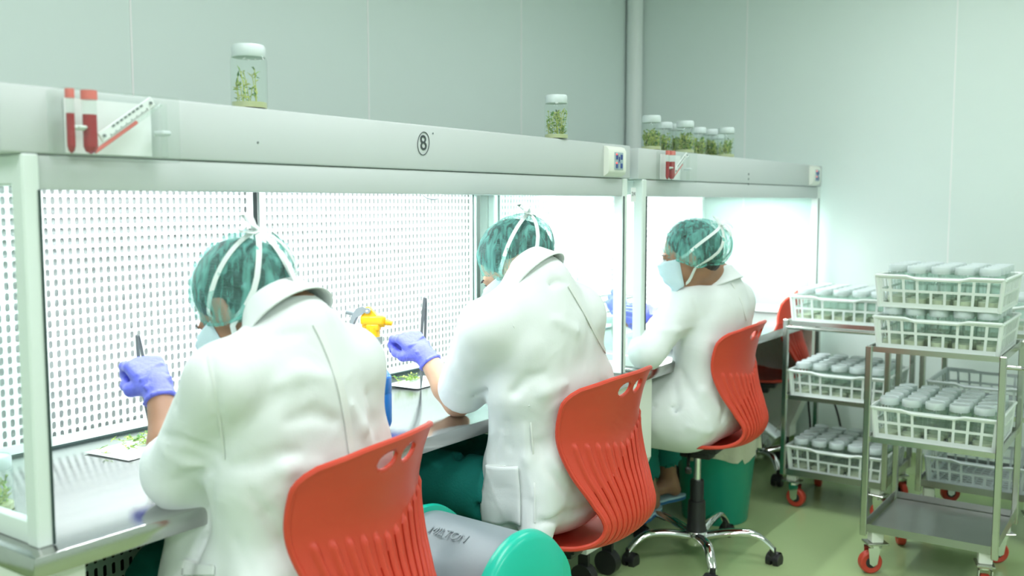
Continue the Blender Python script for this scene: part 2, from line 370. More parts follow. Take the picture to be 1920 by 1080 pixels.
# ------------------------------------------------------------------ implicit surfaces (bodies, cloth)
class SDF:
    def __init__(s, lo, hi, h):
        s.lo = np.array(lo, float); s.h = h
        s.n = np.ceil((np.array(hi) - s.lo) / h).astype(int) + 1
        s.D = np.full(s.n, 1.0, np.float32)
    def _win(s, lo, hi):
        a = np.maximum(np.floor((np.array(lo) - s.lo) / s.h).astype(int), 0)
        b = np.minimum(np.ceil((np.array(hi) - s.lo) / s.h).astype(int) + 1, s.n)
        if np.any(b <= a): return None
        ax = [s.lo[i] + s.h * np.arange(a[i], b[i]) for i in range(3)]
        X, Y, Z = np.meshgrid(*ax, indexing='ij')
        return tuple(slice(a[i], b[i]) for i in range(3)), X, Y, Z
    def _put(s, w, d, k, sub):
        D = s.D[w]
        if sub:
            d = -d
            if k > 0: h = np.maximum(k - np.abs(D - d), 0) / k; r = np.maximum(D, d) + h * h * k * .25
            else: r = np.maximum(D, d)
        else:
            if k > 0: h = np.maximum(k - np.abs(D - d), 0) / k; r = np.minimum(D, d) - h * h * k * .25
            else: r = np.minimum(D, d)
        s.D[w] = r
    def cap(s, a, b, ra, rb=None, k=.02, sub=False):
        rb = ra if rb is None else rb
        a = np.array(a, float); b = np.array(b, float); m = max(ra, rb) + k + s.h * 3 + .03
        w = s._win(np.minimum(a, b) - m, np.maximum(a, b) + m)
        if w is None: return s
        sl, X, Y, Z = w; d = b - a; L = max(d @ d, 1e-9)
        t = np.clip(((X - a[0]) * d[0] + (Y - a[1]) * d[1] + (Z - a[2]) * d[2]) / L, 0, 1)
        q = np.sqrt((X - a[0] - t * d[0]) ** 2 + (Y - a[1] - t * d[1]) ** 2 + (Z - a[2] - t * d[2]) ** 2) - (ra + (rb - ra) * t)
        s._put(sl, q.astype(np.float32), k, sub); return s
    def ell(s, c, r, k=.02, rot=None, sub=False):
        c = np.array(c, float); r = np.array(r, float); m = r.max() + k + s.h * 3 + .03
        w = s._win(c - m, c + m)
        if w is None: return s
        sl, X, Y, Z = w; X = X - c[0]; Y = Y - c[1]; Z = Z - c[2]
        if rot is not None:
            R = np.array(rot.to_3x3()) if hasattr(rot, 'to_3x3') else np.array(rot)
            X, Y, Z = (R[0, 0] * X + R[1, 0] * Y + R[2, 0] * Z, R[0, 1] * X + R[1, 1] * Y + R[2, 1] * Z, R[0, 2] * X + R[1, 2] * Y + R[2, 2] * Z)
        k0 = np.sqrt((X / r[0]) ** 2 + (Y / r[1]) ** 2 + (Z / r[2]) ** 2); k1 = np.sqrt((X / r[0] ** 2) ** 2 + (Y / r[1] ** 2) ** 2 + (Z / r[2] ** 2) ** 2)
        s._put(sl, (k0 * (k0 - 1) / np.maximum(k1, 1e-6)).astype(np.float32), k, sub); return s
    def chain(s, pts, radii, k=.02, sub=False):
        for i in range(len(pts) - 1): s.cap(pts[i], pts[i + 1], radii[i], radii[i + 1], k, sub)
        return s
    def loft(s, keys, n=10, k=.03, rot=None):
        """keys: (t, x, y, z, rx, ry, rz) ellipsoids strung along a spine"""
        for i in range(n + 1):
            q = interp(keys, i / n); s.ell(q[:3], q[3:6], k, rot)
        return s
    def halfspace(s, p, nrm, k=0.0):
        """cut away everything on the side the normal points to"""
        nrm = Vector(nrm).normalized(); sl, X, Y, Z = s._win(s.lo, s.lo + s.h * s.n)
        d = ((X - p[0]) * nrm[0] + (Y - p[1]) * nrm[1] + (Z - p[2]) * nrm[2]).astype(np.float32)
        D = s.D[sl]
        if k > 0: hh = np.maximum(k - np.abs(D - d), 0) / k; s.D[sl] = np.maximum(D, d) + hh * hh * k * .25
        else: s.D[sl] = np.maximum(D, d)
        return s
    def noise(s, amp, freq, seed=0, stretch=(1, 1, 1)):
        r = np.random.default_rng(seed); sl, X, Y, Z = s._win(s.lo, s.lo + s.h * s.n); acc = np.zeros_like(X)
        for i in range(9):
            v = r.normal(size=3); v /= np.linalg.norm(v); f = freq * r.uniform(.6, 1.7)
            acc += np.sin(2 * PI * f * (X * v[0] * stretch[0] + Y * v[1] * stretch[1] + Z * v[2] * stretch[2]) + r.uniform(0, 6.28)) * r.uniform(.4, 1)
        s.D += (acc * amp / 3).astype(np.float32); return s
    def val(s, p):
        q = (np.array(p, float) - s.lo) / s.h; i = np.clip(np.floor(q).astype(int), 0, s.n - 2); f = q - i; r = 0
        for dx in (0, 1):
            for dy in (0, 1):
                for dz in (0, 1):
                    r += s.D[i[0] + dx, i[1] + dy, i[2] + dz] * (f[0] if dx else 1 - f[0]) * (f[1] if dy else 1 - f[1]) * (f[2] if dz else 1 - f[2])
        return float(r)
    def nrm(s, p):
        e = s.h; p = np.array(p, float)
        g = np.array([s.val(p + e * np.eye(3)[i]) - s.val(p - e * np.eye(3)[i]) for i in range(3)])
        return g / max(np.linalg.norm(g), 1e-9)
    def proj(s, p, off=0.0):
        p = np.array(p, float)
        for _ in range(12): p = p - s.nrm(p) * (s.val(p) - off) * .8
        return Vector(p)
    def ray(s, o, d, off=0.0, tmax=6.0):
        """first surface point along a ray"""
        o = np.array(o, float); d = np.array(d, float); d /= np.linalg.norm(d); t = 0
        lo = s.lo; hi = s.lo + s.h * (s.n - 2)
        with np.errstate(divide='ignore'):
            t1 = (lo - o) / d; t2 = (hi - o) / d
        t = max(0, np.minimum(t1, t2).max()) + 1e-4; tm = np.maximum(t1, t2).min()
        while t < tm:
            v = s.val(o + d * t)
            if v < off + .0005: return Vector(o + d * t)
            t += max(v - off, .0015) * .7 if v < .5 else s.h
        return None
    def mesh(s, name, m, parent=None, smooth_it=1, label=None):
        D = s.D; n = np.array(D.shape); ins = D < 0
        c = [ins[i:n[0] - 1 + i, j:n[1] - 1 + j, k:n[2] - 1 + k] for i in (0, 1) for j in (0, 1) for k in (0, 1)]
        any_ = np.logical_or.reduce(c); all_ = np.logical_and.reduce(c); act = any_ & ~all_
        idx = -np.ones(act.shape, np.int64); cells = np.argwhere(act); idx[act] = np.arange(len(cells))
        P = np.zeros((len(cells), 3)); W = np.zeros(len(cells)); I, J, K = cells.T
        for a in range(3):
            o1, o2 = [x for x in range(3) if x != a]
            for u in (0, 1):
                for v in (0, 1):
                    off = np.zeros(3, int); off[o1] = u; off[o2] = v; off2 = off.copy(); off2[a] = 1
                    d0 = D[I + off[0], J + off[1], K + off[2]]; d1 = D[I + off2[0], J + off2[1], K + off2[2]]
                    x = (d0 < 0) != (d1 < 0); t = np.where(x, d0 / np.where(x, d0 - d1, 1), 0)
                    pos = cells + off; pos = pos.astype(float); pos[:, a] += t
                    P[x] += pos[x]; W[x] += 1
        P /= W[:, None]; V = s.lo + P * s.h; F = []
        for a in range(3):
            o1, o2 = (a + 1) % 3, (a + 2) % 3
            sl0 = [slice(None)] * 3; sl1 = [slice(None)] * 3; sl0[a] = slice(0, n[a] - 1); sl1[a] = slice(1, n[a])
            x = ins[tuple(sl0)] != ins[tuple(sl1)]; E = np.argwhere(x); E = E[(E[:, o1] > 0) & (E[:, o2] > 0) & (E[:, o1] < n[o1] - 1) & (E[:, o2] < n[o2] - 1)]
            flip = ~ins[tuple(sl0)][tuple(E.T)]
            q = []
            for (u, v) in ((0, 0), (1, 0), (1, 1), (0, 1)):
                e = E.copy(); e[:, o1] -= 1 - u; e[:, o2] -= 1 - v; q.append(idx[tuple(e.T)])
            q = np.stack(q, 1); q[flip] = q[flip][:, ::-1]; F.append(q)
        F = np.concatenate(F); F = F[(F >= 0).all(1)]
        for _ in range(smooth_it):
            A = np.zeros_like(V); Wn = np.zeros(len(V))
            for i in range(4):
                np.add.at(A, F[:, i], V[F[:, (i + 1) % 4]]); np.add.at(A, F[:, i], V[F[:, i - 1]]); np.add.at(Wn, F[:, i], 2)
            ok = Wn > 0; V[ok] = .5 * V[ok] + .5 * A[ok] / Wn[ok][:, None]
        me = bpy.data.meshes.new(name); me.vertices.add(len(V)); me.vertices.foreach_set('co', V.astype(np.float32).ravel())
        me.loops.add(len(F) * 4); me.loops.foreach_set('vertex_index', F.astype(np.int32).ravel())
        me.polygons.add(len(F)); me.polygons.foreach_set('loop_start', np.arange(0, len(F) * 4, 4, dtype=np.int32)); me.polygons.foreach_set('loop_total', np.full(len(F), 4, np.int32))
        me.update(calc_edges=True); me.validate(); me.materials.append(m); me.shade_smooth()
        o = bpy.data.objects.new(name, me); COL.objects.link(o)
        if parent: o.parent = parent
        if label: o['label'] = label
        return o
def ribbon(pts, nrms, w_, th=.0012):
    """flat band of width w_ following pts, lying across nrms"""
    mb = MB(); n = len(pts); vs = []
    for i in range(n):
        p = Vector(pts[i]); d = (Vector(pts[min(i + 1, n - 1)]) - Vector(pts[max(i - 1, 0)])).normalized(); nn = Vector(nrms[i]).normalized()
        b = d.cross(nn).normalized(); ww = w_[i] if isinstance(w_, (list, tuple)) else w_
        for (s1, s2) in ((-1, 0), (1, 0), (1, 1), (-1, 1)): vs.append(p + b * s1 * ww / 2 + nn * s2 * th)
    fs = []
    for i in range(n - 1):
        for j in range(4): fs.append((i * 4 + j, i * 4 + (j + 1) % 4, (i + 1) * 4 + (j + 1) % 4, (i + 1) * 4 + j))
    fs += [(3, 2, 1, 0), tuple(range((n - 1) * 4, n * 4))]
    return mb.add(vs, fs)
# ================================================================== THE ROOM
x0, x1, y0, y1 = ROOM
struct(MB().box(x0, x1, y0, y1, -.05, 0).build('floor', M['floor'], smooth=0))
struct(MB().box(x0, x1, y0, y1, CEIL, CEIL + .05).build('ceiling', M['ceil'], smooth=0))
struct(MB().box(x0, x1, y1, y1 + .08, 0, CEIL).build('wall_back', M['wall'], smooth=0))
struct(MB().box(x1, x1 + .08, y0, y1, 0, CEIL).build('wall_right', M['wall'], smooth=0))
struct(MB().box(x0 - .08, x0, y0, y1, 0, CEIL).build('wall_left', M['wall'], smooth=0))
struct(MB().box(x0, x1, y0 - .08, y0, 0, CEIL).build('wall_front', M['wall'], smooth=0))
n = 1
for sx in (-1.178, -.112, .955, 2.010, 3.085):
    struct(MB().box(sx - .0034, sx + .0034, y1 - .003, y1 + .001, 0, CEIL).build('trim_%d' % n, M['seam'], smooth=0)); n += 1
for sy in (.464, -.586, -1.64, -2.70):
    struct(MB().box(x1 - .0015, x1 + .001, sy - .003, sy + .003, 0, CEIL).build('trim_%d' % n, M['seam'], smooth=0)); n += 1
# rounded corner trim and the epoxy cove along the walls
mb = MB(); pr = [(x1, y1)]
for i in range(9):
    a = i / 8 * PI / 2; pr.append((x1 - .03 + .03 * math.sin(a), y1 - .03 + .03 * math.cos(a)))
mb.prism([(x1, y1 - .03)] + [(x1 - .03 + .03 * math.sin(a * PI / 16), y1 - .03 + .03 * (1 - math.cos((8 - a) * PI / 16)) * 0 + .03 * 0) for a in ()] + [(x1 - .012, y1 - .018), (x1 - .03, y1), (x1, y1)], 'z', 0, CEIL)
struct(mb.build('trim_%d' % n, M['wall'])); n += 1
cove = [(0, 0), (-.06, 0), (-.052, .006), (-.03, .018), (-.012, .04), (-.006, .075), (-.006, .10), (0, .10)]
struct(MB().prism([(x1 + a, b) for a, b in cove], 'y', y0, y1).build('baseboard_right', M['floor']))
struct(MB().prism([(y1 + a, b) for a, b in cove], 'x', x0, x1).build('baseboard_back', M['floor']))
# round white service pipe standing against the back wall
pc = Vector((4.165, 1.115, 0))
o = MB().cyl((pc.x, pc.y, 0), (pc.x, pc.y, CEIL), .046, n=32, cap=False).build('service_pipe', M['pipe'])
tag(o, 'round white vertical pipe against the back wall beside the cluster of plant jars', 'pipe')
for i, (x, y) in enumerate(CEIL_LIGHTS):
    t = empty('ceiling_light', 'square white lamp panel set in the ceiling', 'ceiling light', (x, y, CEIL), group='ceiling lamp panels')
    mb = MB()
    for (a, b, c, d) in ((-.62, .62, -.32, -.29), (-.62, .62, .29, .32), (-.62, -.59, -.29, .29), (.59, .62, -.29, .29)): mb.box(a, b, c, d, -.03, 0)
    mb.build('frame', M['frame'], t); MB().box(-.59, .59, -.29, .29, -.02, -.012).build('diffuser', M['ledpanel'], t, smooth=0)

# ================================================================== THE TWO LAMINAR FLOW CABINETS
BZ = .78
def cabinet(xa, xb, top, label, first):
    t = empty('laminar_flow_cabinet', label, 'flow cabinet', (0, 0, 0))
    hx0, hx1 = xa - .062, xb + .05
    # hood: upper box and the slightly recessed lower fascia
    mb = MB(); mb.rbox(hx0, hx1, 0, .70, 1.437, top, .006, 2); mb.build('hood', M['hood'], t)
    mb = MB(); mb.rbox(xa - .02, xb + .012, .004, .030, 1.378, 1.436, .004, 2); mb.build('fascia', M['hood'], t)
    MB().box(xa - .02, xb + .02, .03, .66, 1.428, 1.436).build('hood_underside', M['hood'], t, smooth=0)
    for yy in (.10, .34):
        f = MB().box(xa + .08, xb - .08, yy - .02, yy + .02, 1.420, 1.428).build('lamp_fitting', M['frame'], t)
        MB().cyl((xa + .1, yy, 1.4215), (xb - .1, yy, 1.4215), .0045, n=10).build('lamp_tube', M['tubeglow'], f)
    # worktop
    mb = MB(); mb.rbox(xa - .057, xb + .045, -.035, .70, BZ - .038, BZ, .004, 2); mb.build('worktop', M['steel'], t)
    # four corner posts and side panes
    for sx, x in (('l', xa), ('r', xb)):
        s = -1 if sx == 'l' else 1
        for (ya, yb) in ((0, .036), (.632, .662)):
            m_ = MB(); a, b = sorted((x, x + s * .030)); m_.rbox(a, b, ya, yb, BZ, 1.437, .003, 1); m_.build('corner_post', M['frame'], t)
        a, b = sorted((x + s * .001, x + s * .005))
        MB().box(a - s * .0, b, -.003, .0, BZ + .002, 1.378).build('gasket', M['gasket'], t, smooth=0)
        MB().box(a, b, .627, .632, BZ + .02, 1.40).build('gasket', M['gasket'], t, smooth=0)
        a, b = sorted((x + s * .006, x + s * .028))
        MB().rbox(a, b, .034, .634, BZ, BZ + .040, .006, 2).build('lower_pane_rail', M['frame'], t); MB().rbox(a, b, .034, .634, 1.385, 1.437, .004, 1).build('upper_pane_rail', M['frame'], t)
        a, b = sorted((x + s * .012, x + s * .018))
        MB().box(a, b, .036, .632, BZ + .04, 1.387).build('side_pane', M['glass'], t, smooth=0)
    # perforated back panels with the filter behind
    mid = xa + (xb - xa) * .5 - .02
    for (a, b) in ((xa + .002, mid - .010), (mid + .014, xb - .002)):
        f = MB().box(a, b, .632, .634, BZ + .022, 1.43); p = f.build('perforated_panel', M['panelmat'], t, smooth=0)
        m_ = MB(); m_.box(a, b, .626, .640, BZ + .004, BZ + .024); m_.box(a, b, .628, .640, 1.405, 1.43)
        m_.box(a, a + .012, .628, .636, BZ + .02, 1.41); m_.box(b - .012, b, .628, .636, BZ + .02, 1.41)
        m_.build('panel_rim', M['frame'], p, smooth=0)
        MB().box(a, b, .652, .660, BZ, 1.43).build('filter', M['filter'], t, smooth=0)
    MB().box(mid - .010, mid + .014, .640, .648, BZ, 1.43).build('panel_gap', M['filterdark'], t, smooth=0)
    MB().box(xa - .03, xb + .03, .664, .70, BZ, 1.437).build('back_plate', M['hood2'], t, smooth=0)
    MB().box(xa, xb, .6235, .626, BZ, BZ + .004).build('seal_strip', M['gasket'], t, smooth=0)
    # pedestals on castors
    for x in (xa - .052, xb - .052):
        mb = MB(); mb.prism([(-.005, BZ - .04), (-.005, .45), (.10, .20), (.10, .145), (.66, .145), (.66, BZ - .04)], 'x', x, x + .10)
        p = mb.build('pedestal', M['cream'], t, smooth=20)
        for yy in (.14, .60):
            k = MB(); k.cyl((x + .03, yy, .045), (x + .07, yy, .045), .045, n=24); k.box(x + .042, x + .058, yy - .02, yy + .02, .06, .145); k.build('castor', M['black'], p)
    # panel at the back of the knee space with the intake grille
    gl, gr = xa + .06, xa + .56
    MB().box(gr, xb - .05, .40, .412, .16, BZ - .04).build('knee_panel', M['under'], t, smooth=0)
    MB().box(gl - .01, gr, .401, .403, .16, BZ - .04).build('intake_grille', M['grille'], t, smooth=0)
    MB().box(gl - .01, gr, .445, .450, .16, BZ - .04).build('intake_duct', M['filterdark'], t, smooth=0)
    MB().box(gr + .10, gr + .103, .397, .400, .18, BZ - .04).build('panel_seam', M['gasket'], t, smooth=0)
    return t
C1 = cabinet(0.0, 1.99, 1.547, 'large white flow cabinet with two people working at it, on the left', True)
C2 = cabinet(2.16, 4.05, 1.543, 'farther white flow cabinet with plant jars in two rows on its hood', False)

def manometer(t, X, Z, W, H):
    """clear acrylic box with red filled tubes and an inclined scale on the hood front"""
    yb = -.062
    m_ = MB().rbox(X, X + W, yb, -.001, Z, Z + H, .003, 1).build('gauge_box', M['acryl'], t)
    MB().box(X + .03, X + W - .02, -.004, -.0015, Z + .012, Z + H - .01).build('gauge_backing', M['paper'], m_, smooth=0)
    for (dx, r, dy) in ((.022, .0065, -.035), (.056, .0115, -.035)):
        MB().cyl((X + dx, dy, Z + .022), (X + dx, dy, Z + H * .66), r, n=20).build('red_fluid', M['redfluid'], m_)
        MB().cyl((X + dx, dy, Z + H * .66), (X + dx, dy, Z + H - .012), r, n=20, cap=False).build('tube', M['jar'], m_)
        MB().cyl((X + dx, dy, Z + H - .014), (X + dx, dy, Z + H + .001), r * 1.15, n=20).build('tube_cap', M['redcap'], m_)
        MB().lathe([(r, 0), (r * .7, -.008), (0.0005, -.012)], (X + dx, dy, Z + .022), n=20).build('tube_tip', M['redfluid'], m_)
    MB().cyl((X + .022, -.035, Z + H * .46), (X + .054, -.035, Z + H * .46), .0045, n=10).build('cross_valve', M['frame'], m_)
    MB().rbox(X + .030, X + .046, -.048, -.020, Z + H * .44, Z + H * .49, .003, 1).build('valve_block', M['frame'], m_)
    p0 = Vector((X + .064, -.034, Z + .014)); p1 = Vector((X + W - .02, -.034, Z + H * .90))
    MB().cyl(p0, p0.lerp(p1, .62), .0034, n=10).build('inclined_fluid', M['redcap'], m_)
    MB().cyl(p0.lerp(p1, .62), p1, .0034, n=10).build('inclined_tube', M['jar'], m_)
    d = (p1 - p0).normalized(); a = math.atan2(d.z, d.x)
    R = Matrix.Translation(p0.lerp(p1, .52) + Vector((-math.sin(a) * .015, -.004, math.cos(a) * .015))) @ Matrix.Rotation(-a, 4, 'Y')
    L = (p1 - p0).length * .80
    s = MB().rbox(-L / 2, L / 2, -.002, .002, -.0090, .0090, .0015, 1, mtx=R).build('scale', M['paper'], m_)
    tk = MB()
    for i in range(22):
        xx = -L / 2 + .02 + i * (L - .04) / 21; hh = .0045 if i % 3 == 0 else .0022
        for q in [(xx - .0006, xx + .0006, -.0028, -.0021, -.008, -.008 + hh)]:
            vs = [R @ Vector((x, y, z)) for x in q[:2] for y in q[2:4] for z in q[4:]]; tk.add(vs, [(0, 1, 3, 2), (4, 6, 7, 5), (0, 4, 5, 1), (2, 3, 7, 6), (0, 2, 6, 4), (1, 5, 7, 3)])
    for i in range(8):
        xx = -L / 2 + .03 + i * (L - .06) / 7
        vs = [R @ Vector((x, y, z)) for x in (xx, xx + .006) for y in (-.0028, -.0021) for z in (.003, .0065)]; tk.add(vs, [(0, 1, 3, 2), (4, 6, 7, 5), (0, 4, 5, 1), (2, 3, 7, 6), (0, 2, 6, 4), (1, 5, 7, 3)])
    for xx in (-L / 2 + .008, L / 2 - .008):
        q = R @ Vector((xx, -.003, 0)); tk.cyl(q, q + Vector((0, -.002, 0)), .0028, n=10)
    tk.build('scale_marks', M['inkgrey'], s)
    MB().cyl((X + W - .012, -.03, Z + .01), (X + W - .012, -.03, Z + H - .01), .006, n=12).build('end_tube', M['acryl'], m_)
    MB().rbox(X + W - .026, X + W - .006, -.045, -.015, Z + H * .42, Z + H * .50, .003, 1).build('end_block', M['crate2'], m_)
manometer(C1, .014, 1.428, .214, .114)
manometer(C2, 2.225, 1.428, .214, .110)
# lower lip of the gauge (small shelf) and marks on it
def keypad(t, X, Z, s=1.0):
    b = MB(); b.prism([(0, Z), (-.016, Z + .010), (-.019, Z + .02), (-.019, Z + .083), (-.012, Z + .094), (0, Z + .098)], 'x', X, X + .115)
    b = b.build('control_box', M['cream'], t, smooth=50)
    MB().rbox(X + .036, X + .092, -.0215, -.018, Z + .022, Z + .078, .001, 1).build('keypad', M['keypad'], b)
    for (i, j) in ((0, 0), (0, 1), (1, 0), (1, 1)):
        k = MB().rbox(X + .043 + i * .030, X + .055 + i * .030, -.0235, -.021, Z + .027 + j * .028, Z + .043 + j * .028, .001, 1).build('button', M['bluekey'], b)
        if i == 0: MB().cyl((X + .045, -.0245, Z + .043 + j * .028), (X + .045, -.022, Z + .043 + j * .028), .0028, n=10).build('indicator', M['led'], k)
    MB().rbox(X + .061, X + .067, -.0235, -.021, Z + .048, Z + .064, .001, 1).build('symbol', M['bluekey'], b)
    MB().box(X + .055, X + .074, -.0225, -.021, Z + .0455, Z + .0465).build('symbol', M['bluekey'], b, smooth=0)
q = at(1137, 300, y=-.01); keypad(C1, q.x, 1.441)
q = at(1521, 335, y=-.01); keypad(C2, q.x, 1.441)
# number written by hand on the hood and its ring
def mark8(t, u, v, s):
    q = at(u, v, y=-.001); R = Matrix.Translation((q.x, -.0012, q.z)) @ Matrix.Rotation(PI / 2, 4, 'X') @ Matrix.Rotation(.10, 4, 'Z')
    text_mesh('8', s * .052, .0004, R, 'handwritten_number', M['ink'], t)
    pts = [(q.x + s * .0215 * math.cos(a) + .003 * math.sin(a), -.0012, q.z + s * .028 * math.sin(a)) for a in [i / 30 * 2 * PI + .4 for i in range(30)]]
    MB().tube(pts, .0009, n=6, closed=True).build('handwritten_ring', M['ink'], t)
mark8(C1, 794, 269, 1.0)
for (u, v) in ((484, 267), (812, 250)):
    q = at(u, v, y=-.001); MB().cyl((q.x, -.0015, q.z), (q.x, .002, q.z), .0022, n=8).build('paint_chip', M['inkgrey'], C1)
q = at(1404, 330, y=-.001)
for dz in (.008, -.012, -.034): MB().rbox(q.x - .004, q.x + .004, -.0015, 0, q.z + dz - .005, q.z + dz + .004, .0005, 1).build('paint_chip', M['inkgrey'], C2)
# number sticker on the right end post
q = at(1187, 364, y=-.001)
st = MB().box(q.x - .017, q.x + .017, -.0025, -.0012, q.z - .026, q.z + .022).build('number_sticker', M['paper'], C1, smooth=0)
text_mesh('2/4', .020, .0003, Matrix.Translation((q.x, -.0030, q.z)) @ Matrix.Rotation(PI / 2, 4, 'X'), 'sticker_writing', M['inkgrey'], st)
# thin lamp cable loop under the hood
pts = catmull([(1.08, .12, 1.41), (1.10, .11, 1.375), (1.13, .10, 1.366), (1.17, .11, 1.378), (1.19, .12, 1.41)], 6)
MB().tube(pts, .002, n=6).build('lamp_cable', M['inkgrey'], C1)

# ================================================================== CULTURE JARS
def jar_parts(R=.036, H=.118, lidh=.024, n=28, wide=True):
    g = MB(); pr = [(.0005, .001), (R * .9, .001), (R, .006), (R, H - .030), (R * .97, H - .022), (R * .86, H - .015), (R * .84, H - .004)]
    g.lathe(pr, n=n)
    l = MB(); rl = R * .93
    l.lathe([(.0005, H + .002), (rl * .90, H + .002), (rl * .93, H + .004), (rl, H - .001), (rl, H - lidh + .004), (rl * .97, H - lidh + .003), (rl * .95, H - lidh + .006), (rl * .94, H - .002), (.0005, H - .002)], n=n)
    return g, l
def plant(R, H, kind, seed):
    """a little thicket of shoots: stems and leaves"""
    r = random.Random(seed); mb = MB()
    ns = {'tall': 9, 'mid': 18, 'dense': 34}[kind]
    for i in range(ns):
        a = r.uniform(0, 2 * PI); rr = R * .72 * math.sqrt(r.random()); bx, by = rr * math.cos(a), rr * math.sin(a)
        hh = H * (r.uniform(.45, .80) if kind == 'tall' else r.uniform(.45, .80)); lx, ly = r.uniform(-.012, .012), r.uniform(-.012, .012)
        n_ = 6; pts = [(bx + lx * (k / n_) ** 1.5, by + ly * (k / n_) ** 1.5, .010 + (hh - .010) * k / n_) for k in range(n_ + 1)]
        pts = [((x * min(1, .86 * R / max(math.hypot(x, y), 1e-6))), (y * min(1, .86 * R / max(math.hypot(x, y), 1e-6))), z) for x, y, z in pts]
        mb.tube(pts, .0009, n=4, mi=1)
        nl = r.randint(8, 12)
        for j in range(nl):
            t = r.uniform(.08, 1.0); k = min(int(t * n_), n_ - 1); p = Vector(pts[k]).lerp(Vector(pts[k + 1]), t * n_ - k)
            az = r.uniform(0, 2 * PI); el = r.uniform(-.1, 1.2); L = r.uniform(.008, .017) * (1.1 if kind != 'tall' else 1.0); W = L * (.34 if kind == 'tall' else .55)
            d = Vector((math.cos(az) * math.cos(el), math.sin(az) * math.cos(el), math.sin(el))); s = d.cross(Vector((0, 0, 1))).normalized() * W / 2
            up = s.cross(d).normalized() * .0012
            q = [p, p + d * L * .35 + s, p + d * L - up, p + d * L * .35 - s, p + d * L * .5 + up * 1.5]
            for m_ in q:
                rh = math.hypot(m_.x, m_.y)
                if rh > R * .93: m_.x *= R * .93 / rh; m_.y *= R * .93 / rh
            mi = r.choice([0, 0, 1, 1, 2])
            mb.add(q, [(0, 1, 4), (1, 2, 4), (2, 3, 4), (3, 0, 4)], mi)
    return mb
def plant_jar(loc, label, group=None, kind='mid', seed=1, R=.036, H=.118, rz=0, name='culture_jar'):
    t = empty(name, label, 'jar', loc, rz, group)
    g, l = jar_parts(R, H); g.build('glass', M['jar'], t, smooth=50); l.build('lid', M['lid'], t, smooth=50)
    MB().cyl((0, 0, .002), (0, 0, .013), R * .955, n=24).build('agar', M['agar'], t)
    plant(R, H - .02, kind, seed).build('plantlets', [M['leaf'], M['leafy'], M['leafd']], t, smooth=0, fix=False)
    return t
HT = 1.5475
q = at(468, 198, y=.040); plant_jar((q.x, q.y, HT), 'glass culture jar with tall shoots alone at the left on the near hood', None, 'tall', 3, .0365, .124)
q = at(1043, 254, y=.028); plant_jar((q.x, q.y, HT), 'glass culture jar with bushy plantlets, alone in the middle of the long hood', None, 'mid', 12, .036, .126)
rows = [(1221, .045, 'frontmost plant jar of the hood cluster beside the white pipe'), (1284, .045, 'plant jar at the centre front of the hood cluster'), (1361, .045, 'last plant jar of the hood cluster, nearest the cabinet end')]
for i, (u, y, lb) in enumerate(rows):
    q = at(u, 275, y=y); plant_jar((q.x, q.y, 1.5435), lb, 'plant jars clustered on the far hood', 'dense' if i < 2 else 'mid', 20 + i, .036, .118)
for i, u in enumerate((1245, 1268, 1309, 1332, 1346)):
    q = at(u, 275, y=.135 if i != 4 else .13)
    if i == 4: q = at(1344, 275, y=.215)
    plant_jar((q.x, q.y, 1.5435), 'planted culture jar, %s from the pipe in the rear row of the hood cluster' % ['first', 'second', 'third', 'fourth', 'fifth'][i], 'rear row of plant jars on the far hood', 'dense', 40 + i, .034, .118)
# jars and boxes inside the cabinets
def clear_jar(loc, label, R=.036, H=.118, fill=.012, group=None):
    t = empty('culture_jar', label, 'jar', loc, 0, group)
    g, l = jar_parts(R, H); g.build('glass', M['jar'], t, smooth=50); l.build('lid', M['lid'], t, smooth=50)
    MB().cyl((0, 0, .002), (0, 0, .002 + fill), R * .955, n=24).build('agar', M['agar2'], t)
    return t
q = at(1124, 588, y=.18); clear_jar((2.30, .22, BZ), 'clear lidded jar behind the glass pane beside the second worker', .042, .150)
clear_jar((1.60, .34, BZ), 'white lidded jar standing in front of the second worker in the near cabinet', .04, .185)
clear_jar((.86, .26, BZ), 'lidded jar just visible behind the collar of the nearest worker', .05, .30)
plant_jar((-.01, .20, BZ + .0) if False else (.035, .27, BZ), 'culture jar with green shoots just inside the near left side pane', None, 'tall', 77, .034, .10)
# ================================================================== CHAIRS
PROF = [  # s, y (forward +), z, half width
    (0.00, .215, .482, .140), (0.05, .205, .493, .180), (0.15, .140, .491, .202), (0.28, .030, .477, .206), (0.38, -.080, .472, .196),
    (0.45, -.160, .480, .172), (0.51, -.218, .508, .150), (0.56, -.240, .552, .142), (0.62, -.230, .612, .158), (0.70, -.205, .690, .192),
    (0.80, -.192, .775, .216), (0.90, -.205, .855, .222), (0.96, -.220, .900, .212), (1.00, -.232, .930, .150)]
def cm1(keys, t):
    k = 0
    while k < len(keys) - 2 and t > keys[k + 1][0]: k += 1
    g = lambda j: keys[max(0, min(len(keys) - 1, j))]
    a, b, c, d = g(k - 1), g(k), g(k + 1), g(k + 2); u = (t - b[0]) / (c[0] - b[0]); out = []
    for i in range(1, 4):
        m1 = (c[i] - a[i]) / max(c[0] - a[0], 1e-6) * (c[0] - b[0]); m2 = (d[i] - b[i]) / max(d[0] - b[0], 1e-6) * (c[0] - b[0])
        out.append((2 * u ** 3 - 3 * u * u + 1) * b[i] + (u ** 3 - 2 * u * u + u) * m1 + (-2 * u ** 3 + 3 * u * u) * c[i] + (u ** 3 - u * u) * m2)
    return out
HOLES = [(-.042, .893, .0290, .0180), (.030, .893, .0270, .0180)]
